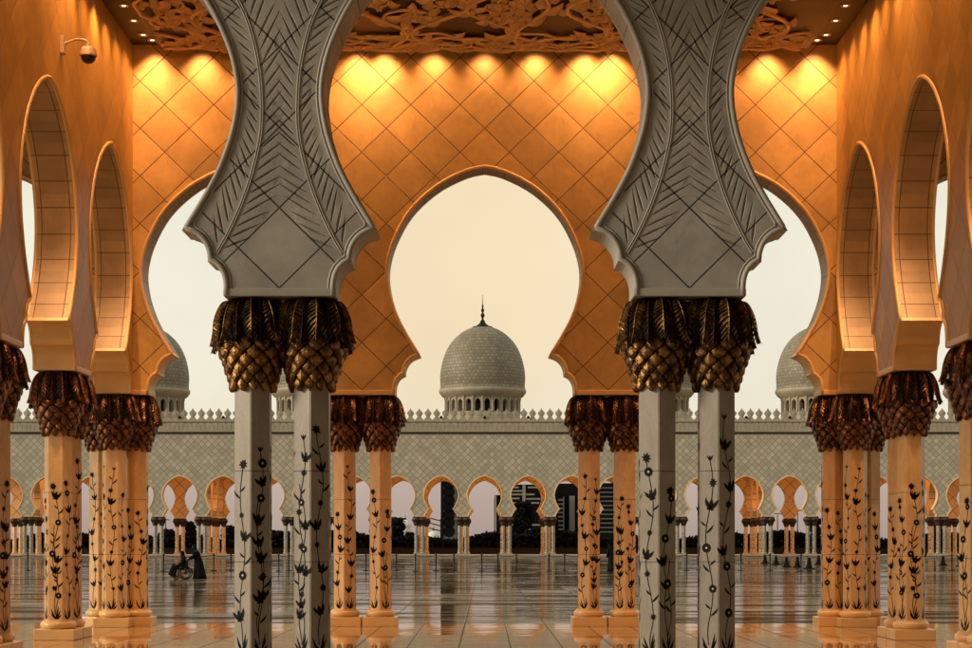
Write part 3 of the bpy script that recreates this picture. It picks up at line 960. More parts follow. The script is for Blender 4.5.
# rear and cross walls are parts of the same building: build in local frames, then attach
def wall_part(name, loc, rz, piers, bay, top, cut):
    mb = MB(); P = profile(bay); t = .8
    for i, h in enumerate(piers):
        c_ = None
        if i == 0: c_ = (1, cut)
        if i == len(piers)-1: c_ = (-1, cut)
        pier_front(mb, h, bay, top, -t/2, False, c_); pier_front(mb, h, bay, top, t/2, True, c_)
        u0 = -.687 if i else cut; u1 = .687 if i < len(piers)-1 else -cut
        mb.add([(h+u0,-t/2,4.81),(h+u1,-t/2,4.81),(h+u1,t/2,4.81),(h+u0,t/2,4.81)], [(3,2,1,0)])
    for i in range(len(piers)-1):
        a = piers[i]; c2 = piers[i+1]
        pl = [(a+u, z) for u, z in P]+[(c2-u, z) for u, z in reversed(P[:-1])]
        mb.strip([[(h, -t/2, z), (h, t/2, z)] for h, z in pl], 0, False)
    o_ = mb.build(name, M['far_inner'], fa); o_.location = loc; o_.rotation_euler = (0, 0, rz)
    return o_
bpy.data.objects.remove(rr)
wall_part('rear_wall', (0, YR-YA, 0), 0, fp, B, 12.6, 0.0)
BC = (YR-YA)/3
for xc in (-10.5, -6.5, -2.5, 2.5, 6.5, 10.5):
    wall_part('cross_wall', (xc*B, YR-YA, 0), pi/2, [-3*BC, -2*BC, -BC, 0], BC, 12.0, .42)
q = MB(); q.box(-NB*B+2.55, NB*B-2.55, .41, YR-YA+.4, 12.1, 12.5); q.build('roof', M['far_trim'], fa)
# string course, frieze and cornice proud of the wall
q = MB(); W0 = -NB*B+2.55; W1 = NB*B-2.55
q.box(W0, W1, -.62, -.403, 14.72, 14.84); q.box(W0, W1, -.46, -.403, 14.80, 15.62); q.box(W0, W1, -.56, .45, 15.903, 16.05)
for i in range(int((W1-W0)/.51)):
    q.box(W0+i*.51, W0+i*.51+.40, -.485, -.462, 14.84, 15.60)
q.build('cornice', M['far_trim'], fa)
q = MB(); q.box(W0, W1, -.43, -.402, 14.44, 14.719); q.build('shadow_band', simple('cornice_shade', (.07, .055, .035), .7, var=.3, scale=1), fa)  # dark strip painted in as the shadow line under the cornice
# merlons
def merlon_mesh(name, xs, mat):
    mb = MB()
    half = [(.505,0),(.49,.10),(.25,.36),(.19,.46),(.27,.58),(.40,.80),(.41,.90),(.34,1.02),(.17,1.16),(.10,1.26),(.0,1.46)]
    out = half+[(-x_, z_) for x_, z_ in reversed(half[:-1])]
    for x0 in xs:
        n = len(out)
        vs = [(x0+a, -.20, z_) for a, z_ in out]+[(x0+a, .08, z_) for a, z_ in out]
        fs = [list(range(n)), list(range(2*n-1, n-1, -1))]+[(i, i+n, (i+1) % n+n, (i+1) % n) for i in range(n)]
        mb.add(vs, fs)
        ring = [(.19, .80), (.0, 1.06), (-.19, .80), (0, .52)]
        mb.add([(x0+a, -.235, z_) for a, z_ in ring]+[(x0+a*1.3, -.201, .79+(z_-.79)*1.3) for a, z_ in ring],
               [(0,3,2,1)]+[(i, (i+1) % 4, (i+1) % 4+4, i+4) for i in range(4)])
    me = mb.mesh(name, mat); return me
one = merlon_mesh('merlon', [0], M['far_trim'])
step_ = B/5
idx = list(range(-NB*5+3, NB*5-2))
for i in idx:
    if -50 <= i < 50:
        o_ = bpy.data.objects.new('merlon', one); link(o_, fa); o_.location = ((i+.5)*step_, -.25, 16.05)
rest = [(i+.5)*step_ for i in idx if not -50 <= i < 50]
mo = bpy.data.objects.new('merlon', merlon_mesh('merlon_rest', rest, M['far_trim'])); link(mo, fa); mo.location = (0, -.25, 16.05); mo['kind'] = 'stuff'
q = MB(); q.tube([(0, -.55, 0), (0, -.30, 0)], .19, 12); sp_me = q.mesh('drain_spout', M['metal_dk'])
for i in range(-12, 13):
    o_ = bpy.data.objects.new('drain_spout', sp_me); link(o_, fa); o_.location = (i*B, -.02, 16.42)

# far columns
M['far_cap'] = simple('dark_far_capital', (.045, .022, .014), .7, var=.4, scale=8)
def far_column_meshes(warm):
    a = MB(); a.add(hexring(.256, .3)+hexring(.252, 3.75), [(k_, (k_+1) % 6, (k_+1) % 6+6, k_+6) for k_ in range(6)])
    k = NT('far_shaft'); o = k.obj(); x, y, z = k.sep(o)
    vo = k.new('ShaderNodeTexVoronoi'); vo.inputs['Scale'].default_value = 6.5; k.lk(o, vo.inputs['Vector'])
    m1 = k.sstep(vo.outputs['Distance'], .30, .42); m2 = k.sstep(z, 2.7, 3.0)
    mm = k.math('MAXIMUM', m1, m2)
    bc = (.74, .52, .30) if warm else (.29, .245, .18)  # rear columns carry the lamp glow in their base colour
    k.base(k.mix(mm, (.03, .025, .02), bc)); k.set(Roughness=.4)
    sh = a.mesh('shaft', k.m)
    c_ = MB(); c_.lathe([(.24,3.66),(.30,3.85),(.40,4.1),(.47,4.3),(.53,4.25),(.51,4.5),(.44,4.7),(.30,4.79)], 12)
    rnd = random.Random(4)
    for i, p in enumerate(c_.v):
        f = 1+.10*(1 if (i % 2) else -1); c_.v[i] = (p[0]*f, p[1]*f, p[2])
    ca = c_.mesh('capital', M['far_cap'])
    b_ = MB(); b_.box(-.355, .355, -.36, .36, 0, .18); b_.lathe([(.27,.18),(.32,.25),(.27,.33)], 12)
    ba = b_.mesh('base', M['plinth'] if warm else M['far_trim'])
    return sh, ca, ba
FC = {w: far_column_meshes(w) for w in (True, False)}
def far_column(x, y, warm, label, group):
    r = bpy.data.objects.new('far_column', None); COL.objects.link(r); r.location = (x, y, .30); r.scale = (1, 1, .939)
    for nm, me in zip(('shaft', 'capital', 'base'), FC[warm]): link(bpy.data.objects.new(nm, me), r)
    props(r, label, 'column', group)
names = ['innermost', 'second', 'third', 'fourth', 'fifth', 'sixth', 'seventh', 'eighth', 'ninth', 'tenth', 'eleventh', 'twelfth', 'thirteenth', 'fourteenth']
for i, h in enumerate(fp):
    j = i-NB
    sd = 'left' if j < 0 else 'right'; od = names[-j-1 if j < 0 else j]
    if abs(h) > 12.2*B: continue
    for dx, dw in ((-D, 'left'), (D, 'right')):
        far_column(h+dx, YA, False, f'small pale column, {dw} of the {od} pair {sd} of the central dome, front row of far arcade', 'pale front row columns of the far arcade')
        far_column(h+dx, YR, True, f'small amber column, {dw} of the {od} pair {sd} of the central dome, rear row of far arcade', 'amber rear row columns of the far arcade')
cn = {-10.5: 'far left', -6.5: 'left middle', -2.5: 'inner left', 2.5: 'inner right', 6.5: 'right middle', 10.5: 'far right'}
for xc in (-10.5, -6.5, -2.5, 2.5, 6.5, 10.5):
    for kk, kn in ((1, 'nearer'), (2, 'farther')):
        for dy, dn in ((-D, 'front'), (D, 'rear')):
            far_column(xc*B, YA+kk*BC+dy, True, f'small amber column inside far arcade, {dn} of the {kn} pair under the {cn[xc]} cross wall', 'amber cross wall columns of the far arcade')

# domes on the far gallery
DY = YA+7.5; SD = 1820/DY
def zpx(y): return CAM_H+(543-y)/SD
dprof = [(43.0,390),(42.2,387),(42.6,380),(42.4,374),(41.2,366),(38.6,356.5),(34.5,347.5),(29.0,340),(22.5,334),(16,330),(10,327.6),(5,326.4),(0.02,326)]
DM = MB(); DM.lathe([(r/SD, zpx(y)-zpx(390)) for r, y in catmull(dprof, 4)], 64, cap=False); dome_me = DM.mesh('shell', M['dome'])
q = MB(); q.lathe([(36.5/SD,-1.15),(40.5/SD,-.85),(42.5/SD,-.55),(43.6/SD,-.35),(43.6/SD,-.05),(42.6/SD,.03),(40/SD,.05)], 64, cap=False); corn_me = q.mesh('cornice', M['far_trim'])
q = MB(); R_ = 36.8/SD
nW = 24
for i in range(nW):            # drum: pillars and pointed heads leave open windows
    a0 = 2*pi*i/nW
    def P(a, r, z): return (r*cos(a), r*sin(a), z)
    w = 2*pi/nW; o_ = .32
    for (aa, bb) in ((a0-w*o_*.5-w*.04, a0+w*o_*.5+w*.04),):
        vs = [P(aa, R_, -2.9), P(bb, R_, -2.9), P(bb, R_-.5, -2.9), P(aa, R_-.5, -2.9), P(aa, R_, -1.0), P(bb, R_, -1.0), P(bb, R_-.5, -1.0), P(aa, R_-.5, -1.0)]
        q.add(vs, [(0,1,5,4),(1,2,6,5),(3,0,4,7),(2,3,7,6)])
    # arched head
    b0 = a0+w*.18; b1 = a0+w*.82
    hd = [(b0, -1.75), (b0+(b1-b0)*.15, -1.5), (b0+(b1-b0)*.5, -1.28), (b0+(b1-b0)*.85, -1.5), (b1, -1.75)]
    for kq in range(4):
        (c0, z0), (c1, z1) = hd[kq], hd[kq+1]
        q.add([P(c0, R_-.03, z0), P(c1, R_-.03, z1), P(c1, R_-.03, -1.0), P(c0, R_-.03, -1.0)], [(0,1,2,3)])
        q.add([P(c0, R_-.03, z0), P(c1, R_-.03, z1), P(c1, R_-.5, z1), P(c0, R_-.5, z0)], [(3,2,1,0)])
    # engaged colonnette
    q.lathe([(.14,-2.9),(.14,-2.75),(.10,-2.7),(.10,-1.35),(.16,-1.15),(.16,-1.0)], 6, R_*cos(a0)*1.01, R_*sin(a0)*1.01)
q.lathe([(R_+.12, -4.6), (R_+.12, -2.85), (R_-.6, -2.85)], 48, cap=False)
drum_me = q.mesh('drum', M['far_trim'])
q = MB(); q.lathe([(R_-1.0, -4.2), (R_-1.0, -1.0)], 32, cap=False); core_me = q.mesh('drum_core', M['core'])
zt = zpx(326)-zpx(390)
q = MB(); q.lathe([(10.5/SD, zt-.42), (10.0/SD, zt-.10), (6.5/SD, zt+.0), (3.0/SD, zt+.35), (2.2/SD, zt+.6), (1.0/SD, zt+.8), (1.0/SD, zt+1.0), (2.0/SD, zt+1.2), (1.9/SD, zt+1.4), (.7/SD, zt+1.6),
      (1.5/SD, zt+1.8), (1.5/SD, zt+2.0), (.6/SD, zt+2.2), (1.1/SD, zt+2.4), (.45/SD, zt+2.6), (.3/SD, zt+3.0), (.02, zt+3.75)], 20, cap=False)
fin_me = q.mesh('finial', M['metal_dk'])
DLAB = {-12: 'dome partly hidden at the far left edge of the distant parapet', -8: 'large stone dome on the far arcade half hidden by the left amber pier', -4: 'stone dome seen as a sliver between the left foreground capitals',
        0: 'central stone dome with dark finial rising over the far arcade', 4: 'stone dome seen as a sliver between the right foreground capitals', 8: 'large stone dome on the far arcade half hidden by the right amber pier', 12: 'dome partly hidden at the far right edge of the distant parapet'}
for kx in (-12, -8, -4, 0, 4, 8, 12):
    r = empty('dome', (kx*20.42/4-.25, DY, zpx(390)), 0, DLAB[kx], 'dome', 'domes over the far arcade')
    for nm, me in (('shell', dome_me), ('cornice', corn_me), ('drum', drum_me), ('drum_core', core_me), ('finial', fin_me)):
        link(bpy.data.objects.new(nm, me), r)
    qd = None

# gallery lamps of the far arcade
for i in range(-6, 7):
    d = bpy.data.lights.new('far_gallery_lamp', 'AREA'); d.shape = 'RECTANGLE'; d.size = 7; d.size_y = 9; d.energy = 900; d.color = (1.0, .42, .10)
    o_ = bpy.data.objects.new('far_gallery_lamp', d); COL.objects.link(o_); o_.location = (i*10.2, YA+6.5, 11.9); o_.rotation_euler = (radians(14), 0, 0)

# ------------------------------------------------------------------ beyond the arcade
def at(px, depth): return (px-484.7)*depth/1820
def zat(py, depth): return CAM_H+(543-py)*depth/1820
def tower(name, x0, x1, ytop, depth, mat, label, dp=30):
    r = empty(name, (at((x0+x1)/2, depth), depth, 0), 0, label, 'building')
    w = (x1-x0)*depth/1820/2
    q = MB(); q.bbox(-w, w, 0, dp, -.2, zat(ytop, depth), .3); q.build('wall', mat, r)
    return r, w
# tower with round openings
dp_ = 330
r, w = tower('round_window_tower', 441, 458, 470, dp_, M['tower_grey'], 'grey tower with a column of dark round windows behind the far arcade', 12)
qd = MB()
n = 20; vs = [(1.05*cos(2*pi*i/n), -.06, 1.05*sin(2*pi*i/n)) for i in range(n)]; 
qd.add(vs+[(0,-.06,0)], [(i, (i+1) % n, n) for i in range(n)]); disc = qd.mesh('round_window', M['tower_dark'])
for yy in (477.5, 484, 492, 500, 507.5, 515, 522.5, 531.5):
    o_ = bpy.data.objects.new('round_window', disc); link(o_, r); o_.location = (-.1, 0, zat(yy, dp_))
q = MB(); q.box(-w-.05, -w+.45, -.12, -.002, 0, zat(470, dp_)); q.build('edge_band', M['tower_dark'], r)
# slab with white edge
r, w = tower('slab_tower', 494.5, 512, 495, 420, M['tower_dark'], 'dark slab tower with a thin white corner edge right of the central arch', 30)
q = MB(); q.box(-w-.08, -w+.45, -.15, -.004, 0, zat(495, 420)); q.build('corner_strip', M['tower_light'], r)
# striped towers
def bands(r, w, rows, depth, mat, name, x0=-1, x1=1, h=.9):
    for (yy, a, b) in rows:
        q = MB(); q.box(w*a, w*b, -.12, -.006, zat(yy, depth)-h*.5, zat(yy, depth)+h*.5); q.build(name, mat, r)
rnd = random.Random(9)
r, w = tower('office_tower', 508, 541, 484.5, 520, M['tower_dark'], 'dark office tower with pale horizontal window bands right of the centre', 30)
bands(r, w, [(487.5,-.9,-.35),(487.5,.2,.95),(491,-.95,-.1),(494.5,-.85,.6),(498.5,-.95,-.3),(499,.1,.95),(503,-.95,.9),(525,-.95,.95),(529,-.8,.4),(535.5,-.95,.9)], 520, M['tower_light'], 'window_band', h=.45)
q = MB(); q.box(-.6, .3, -.2, -.126, zat(503, 520), zat(485, 520)); q.build('lit_stair', M['tower_light'], r)
r, w = tower('office_tower', 552, 584, 483.5, 540, M['tower_dark'], 'dark office tower with a white ladder of windows and a pale slab', 30)
bands(r, w, [(500+i*4.2,-.62,-.30) for i in range(9)], 540, M['tower_light'], 'window_band', h=.5)
q = MB(); q.box(w*-.31, w*-.24, -.15, -.125, zat(537, 540), zat(497, 540)); q.box(w*.08, w*.42, -.4, -.004, 0, zat(496, 540)); q.build('pale_slab', M['tower_light'], r)
r, w = tower('office_tower', 594, 622, 483, 500, M['tower_dark'], 'dark tower with faint horizontal floors between the right amber columns', 30)
bands(r, w, [(488+i*4.4,-.95,.95) for i in range(11)], 500, M['tower_grey'], 'window_band', h=.35)
# low city block on the skyline
r = empty('low_building', (at(482, 700), 700, 0), 0, 'low pale building on the skyline in the central far arch', 'building')
q = MB(); q.box(-5, 5, 0, 8, 0, zat(536, 700)); q.box(-3, 1, 1, 6, zat(536, 700)+.01, zat(534, 700)); q.build('wall', M['tower_grey'], r)
q = MB(); q.tube([(1.5, 3, zat(536,700)), (1.5, 3, zat(530.5,700))], .18, 6); q.build('mast', M['metal_dk'], r)
# white shrine domes
for px, ytop, dd, lab in ((405.5, 518, 300, 'small white domed building beyond the far arcade left of the round window tower'), (433.5, 529, 300, 'little white dome glowing low beside the round window tower')):
    r = empty('white_pavilion', (at(px, dd), dd, 0), 0, lab, 'building')
    s_ = dd/1820; zt_ = zat(ytop, dd)
    R0 = 6.5*s_; zb = zt_-8.5*s_
    q = MB(); q.lathe([(R0, zb), (R0*1.0, zb+R0*.25), (R0*.86, zb+R0*.55), (R0*.55, zb+R0*.82), (R0*.22, zb+R0*.97), (.02, zb+R0*1.08)], 24, cap=False); q.build('dome', M['white_stone'], r)
    q = MB(); q.lathe([(R0*.95, 0), (R0*.95, zb)], 12, cap=False); q.build('wall', M['white_stone'], r)
    q = MB(); q.lathe([(.12, zb+R0*1.0), (.16, zb+R0*1.15), (.05, zb+R0*1.3), (.02, zt_+.5)], 8, cap=False); q.build('finial', M['metal_dk'], r)

# trees
def tree(px, ytop, depth, half_px, label, seed, palm=False):
    rnd = random.Random(seed)
    s_ = depth/1820; H = zat(ytop, depth); W = half_px*s_
    r = empty('tree', (at(px, depth), depth, 0), rnd.uniform(0, 6), label, 'tree', 'dark trees beyond the far arcade')
    q = MB(); q.tube([(0,0,-.1),(rnd.uniform(-.2,.2),0,H*.3),(rnd.uniform(-.3,.3),rnd.uniform(-.3,.3),H*.72)], [.22,.17,.06], 7)
    tips = []
    for k_ in range(7):
        a = rnd.uniform(0, 6.28); e = (W*.6*cos(a), W*.6*sin(a), H*rnd.uniform(.5, .85))
        q.tube([(0, 0, H*rnd.uniform(.2, .4)), (e[0]*.5, e[1]*.5, e[2]*.75), e], [.1, .07, .03], 5); tips.append(e)
    q.build('trunk', M['trunk'], r)
    f = MB()
    cl = [(rnd.gauss(0, W*.42), rnd.gauss(0, W*.42), H*rnd.uniform(.22, .92)) for _ in range(26)]+tips
    for (cx, cy, cz) in cl:
        lim = max(.25, 1-abs(cz/H-.5)*1.1); cx *= lim; cy *= lim
        rad_ = W*rnd.uniform(.22, .42)
        for _ in range(85):
            d = Vector((rnd.gauss(0,1), rnd.gauss(0,1), rnd.gauss(0,1))).normalized()*rad_*rnd.random()**.4
            p = Vector((cx, cy, min(cz, H-rad_*.4)))+d; p.z = max(.3, p.z)
            u = Vector((rnd.gauss(0,1), rnd.gauss(0,1), rnd.gauss(0,1))).normalized(); w_ = u.orthogonal().normalized()
            sz = rnd.uniform(.22, .42)
            f.add([p-u*sz, p+w_*sz*.55, p+u*sz, p-w_*sz*.55], [(0,1,2,3)])
    f.build('crown', M['leaf'], r)
T_ = [(396, 516, 262, 13, 'dark bushy tree rising left of the small white dome'), (378, 520, 268, 12, 'dark tree between the left middle columns'), (411, 533, 275, 9, 'low dark bush under the small white dome'),
      (524, 500, 262, 12, 'tall dark tree in front of the banded office tower'), (512, 532, 270, 8, 'dark shrub left of the tree by the banded tower'), (536, 530, 270, 8, 'dark shrub right of the tree by the banded tower'),
      (558, 537, 265, 9, 'dark shrub under the ladder window tower'), (572, 535, 268, 9, 'dark tree below the pale slab tower'),
      (190, 521, 262, 9, 'dark tree behind the wheelchair between the far amber columns'), (168, 529, 264, 9, 'dark tree left of the wheelchair beyond the far arcade'), (230, 527, 264, 11, 'dark stepped tree left of the nearest left column'),
      (275, 531, 266, 10, 'dark tree seen between the two left foreground columns'), (292, 532, 268, 9, 'dark low tree behind the right column of the left foreground pair'),
      (815, 512, 262, 7, 'slim dark tree beside the right corner column cluster'), (935, 505, 262, 8, 'dark tree at the right edge beyond the far arcade'), (60, 527, 264, 10, 'dark tree behind the left side columns')]
for i, (px, yt, dd, hw, lab) in enumerate(T_): tree(px, yt, dd, hw, lab, 100+i)
# continuous clipped hedge: too dense to count
rnd = random.Random(77); f = MB()
for i in range(26000):
    x = rnd.uniform(-80, 80); top = 2.6+.45*sin(x*.21)+.3*sin(x*.63+1)+.2*rnd.random()
    p = Vector((x, 246+rnd.uniform(-.8, .8), top*rnd.random()**.6))
    u = Vector((rnd.gauss(0,1), rnd.gauss(0,1), rnd.gauss(0,1))).normalized(); w_ = u.orthogonal().normalized(); sz = rnd.uniform(.26, .5)
    f.add([p-u*sz, p+w_*sz*.6, p+u*sz, p-w_*sz*.6], [(0,1,2,3)])
hd = f.build('hedge', M['leaf']); props(hd, 'dark continuous hedge running behind the far arcade', 'hedge', kind='stuff')
# low maroon hoarding behind the arcade
r = empty('hoarding', (0, YR+3.2, 0), 0, 'low dark maroon barrier running along the back of the far arcade', 'barrier')
q = MB(); q.box(-70, 70, 0, .12, 0.0, 1.02); q.build('panel', M['maroon'], r)
q = MB(); q.box(-70, 70, -.05, .17, 1.023, 1.12); q.build('rail', M['metal_dk'], r)
# street lamps beyond
def lamp(px, ytop, depth, label):
    r = empty('street_lamp', (at(px, depth), depth, 0), 0, label, 'street lamp', 'street lamps beyond the far arcade')
    H = zat(ytop, depth)
    q = MB(); q.tube([(0,0,0),(0,0,H)], [.12,.07], 8); q.build('pole', M['metal_dk'], r)
    q = MB(); q.tube([(-1.0,0,H),(0,0,H+.15),(1.0,0,H)], [.06,.07,.06], 6); q.build('arm', M['metal_dk'], r)
    for s_ in (-1, 1):
        q = MB(); q.bbox(s_*1.1-.4, s_*1.1+.4, -.15, .15, H-.12, H+.04, .03); q.build('lamp_head', M['white_stone'], r)
lamp(777.5, 514.5, 300, 'thin street lamp in the far arch left of the amber pair on the right'); lamp(797.5, 511, 290, 'thin street lamp in the far arch right of the amber pair on the right'); lamp(165.5, 520.5, 300, 'thin street lamp in the far arch left of the wheelchair')
r = empty('floodlight_mast', (at(441, 300), 298, 0), 0, 'dark mast with slanted arms beside the round window tower', 'mast')
q = MB(); q.tube([(0,0,0),(0,0,zat(519,298))], .1, 6); q.build('pole', M['metal_dk'], r)
for yy in (519, 524, 529):
    q = MB(); q.tube([(0,0,zat(yy+2,298)),(-1.9,0,zat(yy-1,298))], .09, 6); q.build('arm', M['metal_dk'], r)

# ------------------------------------------------------------------ rope barrier in the courtyard

DB = CAM_H*1820/(571-543)
post_m = MB(); post_m.lathe([(.22,.0),(.22,.025),(.07,.05),(.040,.07),(.040,.98),(.055,.99),(.05,1.03),(.03,1.08),(.002,1.10)], 14); post_me = post_m.mesh('post', M['metal_dk'])
xs = [-8, 28, 68, 104, 135, 163.5, 213.7, 231, 278.7, 288.7, 312, 340, 366, 396.5, 415.4, 436, 454, 481.7, 498, 516.5, 549, 564.6, 592, 622, 650, 686.7, 714, 741, 770, 801, 835, 862, 888.7, 920, 952, 985]
prev = None
for i, px in enumerate(xs):
    dd = DB*(1+.015*sin(i*2.1)); x = at(px, dd)
    o_ = bpy.data.objects.new('barrier_post', post_me); link(o_); o_.location = (x, dd, -.004)
    side = 'left' if px < 484 else 'right'
    rk = abs(i-17)
    props(o_, ('slim barrier post in the courtyard straight below the central dome' if rk == 0 else f'slim barrier post in the courtyard, {nth(rk)} to the {side} of the central dome axis'), 'post', 'rope barrier posts across the courtyard')
    if prev:
        a = Vector(prev); b = Vector((x, dd, 0)); q = MB()
        q.tube([(a.x+(b.x-a.x)*t, a.y+(b.y-a.y)*t, .96-.10*4*t*(1-t)*min(1, (b-a).length/2.5)) for t in [j/10 for j in range(11)]], .024, 6)
        ro = q.build('rope', M['rope'])
        props(ro, f'dark maroon rope of the courtyard barrier, ' + ('span just left of the central post' if i == 17 else (f'{nth(17-i+1)} span left of the central post' if i < 17 else f'{nth(i-17)} span right of the central post')), 'rope', 'ropes between the courtyard posts')
    prev = (x, dd, 0)
# weighted rubber cones on the right
q = MB(); q.bbox(-.24, .24, -.24, .24, 0, .06, .015); cb = q.mesh('base', M['cone'])
q = MB(); q.lathe([(.19,.058),(.165,.12),(.11,.36),(.085,.52),(.10,.56),(.10,.62),(.03,.66)], 16); cc = q.mesh('cone', M['cone'])
cl = [(765, 563.5), (776, 564.5), (786.5, 567), (797.5, 567.5), (809, 569), (818.5, 564.5), (943, 565.5), (961, 566.5)]
cw = ['leftmost of six by the right foreground column', 'second from left of the six', 'third from left of the six', 'fourth from left of the six', 'fifth from left of the six', 'last of the six, against the amber cluster', 'left of the two beside the right edge column', 'nearest to the right edge of the picture']
for (px, yb), w_ in zip(cl, cw):
    dd = CAM_H*1820/(yb-543)
    r = empty('safety_cone', (at(px, dd), dd, -.004), .1*px, f'black safety cone on the courtyard floor, {w_}', 'cone', 'black cones on the courtyard')
    r.scale = (1.2, 1.2, 1.15); link(bpy.data.objects.new('base', cb), r); link(bpy.data.objects.new('cone', cc), r)

# ------------------------------------------------------------------ people
def skin_body(name, nodes, edges, mat, parent, root='pelvis'):
    keys = list(nodes); ix = {k_: i for i, k_ in enumerate(keys)}
    me = bpy.data.meshes.new(name); me.from_pydata([nodes[k_][0] for k_ in keys], [(ix[a], ix[b]) for a, b in edges], [])
    o_ = bpy.data.objects.new(name, me); COL.objects.link(o_)
    md = o_.modifiers.new('Skin', 'SKIN'); sv = me.skin_vertices[0].data
    for k_ in keys:
        rr_ = nodes[k_][1]; rr_ = rr_ if isinstance(rr_, tuple) else (rr_, rr_); sv[ix[k_]].radius = rr_; sv[ix[k_]].use_root = (k_ == root)
    sb = o_.modifiers.new('Sub', 'SUBSURF'); sb.levels = 1; sb.render_levels = 1
    bpy.context.view_layer.update()
    dg = bpy.context.evaluated_depsgraph_get()
    nm = bpy.data.meshes.new_from_object(o_.evaluated_get(dg)); nm.materials.clear(); nm.materials.append(mat)
    for p in nm.polygons: p.use_smooth = True
    COL.objects.unlink(o_); bpy.data.objects.remove(o_)
    b_ = bpy.data.objects.new(name, nm); link(b_, parent)
    return b_
def add_hand(N, E, wrist, dirv, up, tag):
    w = Vector(N[wrist][0]); d = Vector(dirv).normalized(); u = Vector(up).normalized(); s = d.cross(u)
    N[tag+'palm'] = (tuple(w+d*.06), (.036, .018)); E.append((wrist, tag+'palm'))
    for i, (off, ln) in enumerate(((-.03, .068), (-.01, .08), (.01, .076), (.03, .058))):
        a = w+d*.10+s*off; b = a+d*ln*.5-u*.02; c_ = b+d*ln*.2-u*ln*.45
        N[f'{tag}f{i}a'] = (tuple(a), .009); N[f'{tag}f{i}b'] = (tuple(b), .008); N[f'{tag}f{i}c'] = (tuple(c_), .007)
        E += [(tag+'palm', f'{tag}f{i}a'), (f'{tag}f{i}a', f'{tag}f{i}b'), (f'{tag}f{i}b', f'{tag}f{i}c')]
    a = w+d*.055-s*.045-u*.01; b = a+d*.035-s*.012-u*.02
    N[tag+'ta'] = (tuple(a), .011); N[tag+'tb'] = (tuple(b), .009); E += [(tag+'palm', tag+'ta'), (tag+'ta', tag+'tb')]

def loft(mb, secs, n=20):
    """secs: (cx, cy, z, rx, ry)"""
    rows = [[(cx+rx*cos(2*pi*k_/n)*(1+.05*sin(5*2*pi*k_/n)*(1 if z < .8 else .2)), cy+ry*sin(2*pi*k_/n), z) for k_ in range(n)] for cx, cy, z, rx, ry in secs]
    vs = [p for r_ in rows for p in r_]; fs = [(i*n+k_, i*n+(k_+1) % n, (i+1)*n+(k_+1) % n, (i+1)*n+k_) for i in range(len(rows)-1) for k_ in range(n)]
    fs.append(tuple(range(n))[::-1]); fs.append(tuple((len(rows)-1)*n+k_ for k_ in range(n)))
    mb.add(vs, fs, 0, True)

def standing_nodes(reach=True):
    """faces -x; pushes something in front"""
    N = {'pelvis': ((0,0,.88), (.13,.10)), 'waist': ((-.03,0,1.02), (.115,.09)), 'chest': ((-.09,0,1.22), (.13,.10)), 'neck0': ((-.13,0,1.37), (.075,.06)), 'neck': ((-.165,0,1.43), .048),
         'jaw': ((-.205,0,1.475), (.06,.06)), 'skull': ((-.205,0,1.56), (.082,.092)), 'top': ((-.20,0,1.63), (.055,.06)), 'nose': ((-.305,0,1.535), .014), 'chin': ((-.275,0,1.475), .025)}
    E = [('pelvis','waist'),('waist','chest'),('chest','neck0'),('neck0','neck'),('neck','jaw'),('jaw','skull'),('skull','top'),('skull','nose'),('jaw','chin')]
    for s, t in ((1, 'l'), (-1, 'r')):
        N[t+'sho'] = ((-.11, s*.17, 1.34), .058)
        if reach:
            N[t+'elb'] = ((-.21, s*.23, 1.09), .042); N[t+'wri'] = ((-.42, s*.22, .99), .028); dv = (-1, 0, -.1)
        else:
            N[t+'elb'] = ((-.06, s*.24, 1.08), .042); N[t+'wri'] = ((-.14, s*.22, .86), .028); dv = (-.2, 0, -1)
        E += [('chest', t+'sho'), (t+'sho', t+'elb'), (t+'elb', t+'wri')]
        add_hand(N, E, t+'wri', dv, (0, 0, 1) if reach else (-1, 0, 0), t)
        f = .16*s
        N[t+'hip'] = ((0, s*.09, .82), .095); N[t+'kne'] = ((-.05+f*.6, s*.09, .46), .06); N[t+'ank'] = ((.03+f*1.0, s*.09, .09), .038); N[t+'toe'] = ((-.13+f, s*.10, .035), (.03,.028))
        E += [('pelvis', t+'hip'), (t+'hip', t+'kne'), (t+'kne', t+'ank'), (t+'ank', t+'toe')]
    return N, E
def sleeve(mb, pts, rads): mb.tube(pts, rads, 10)

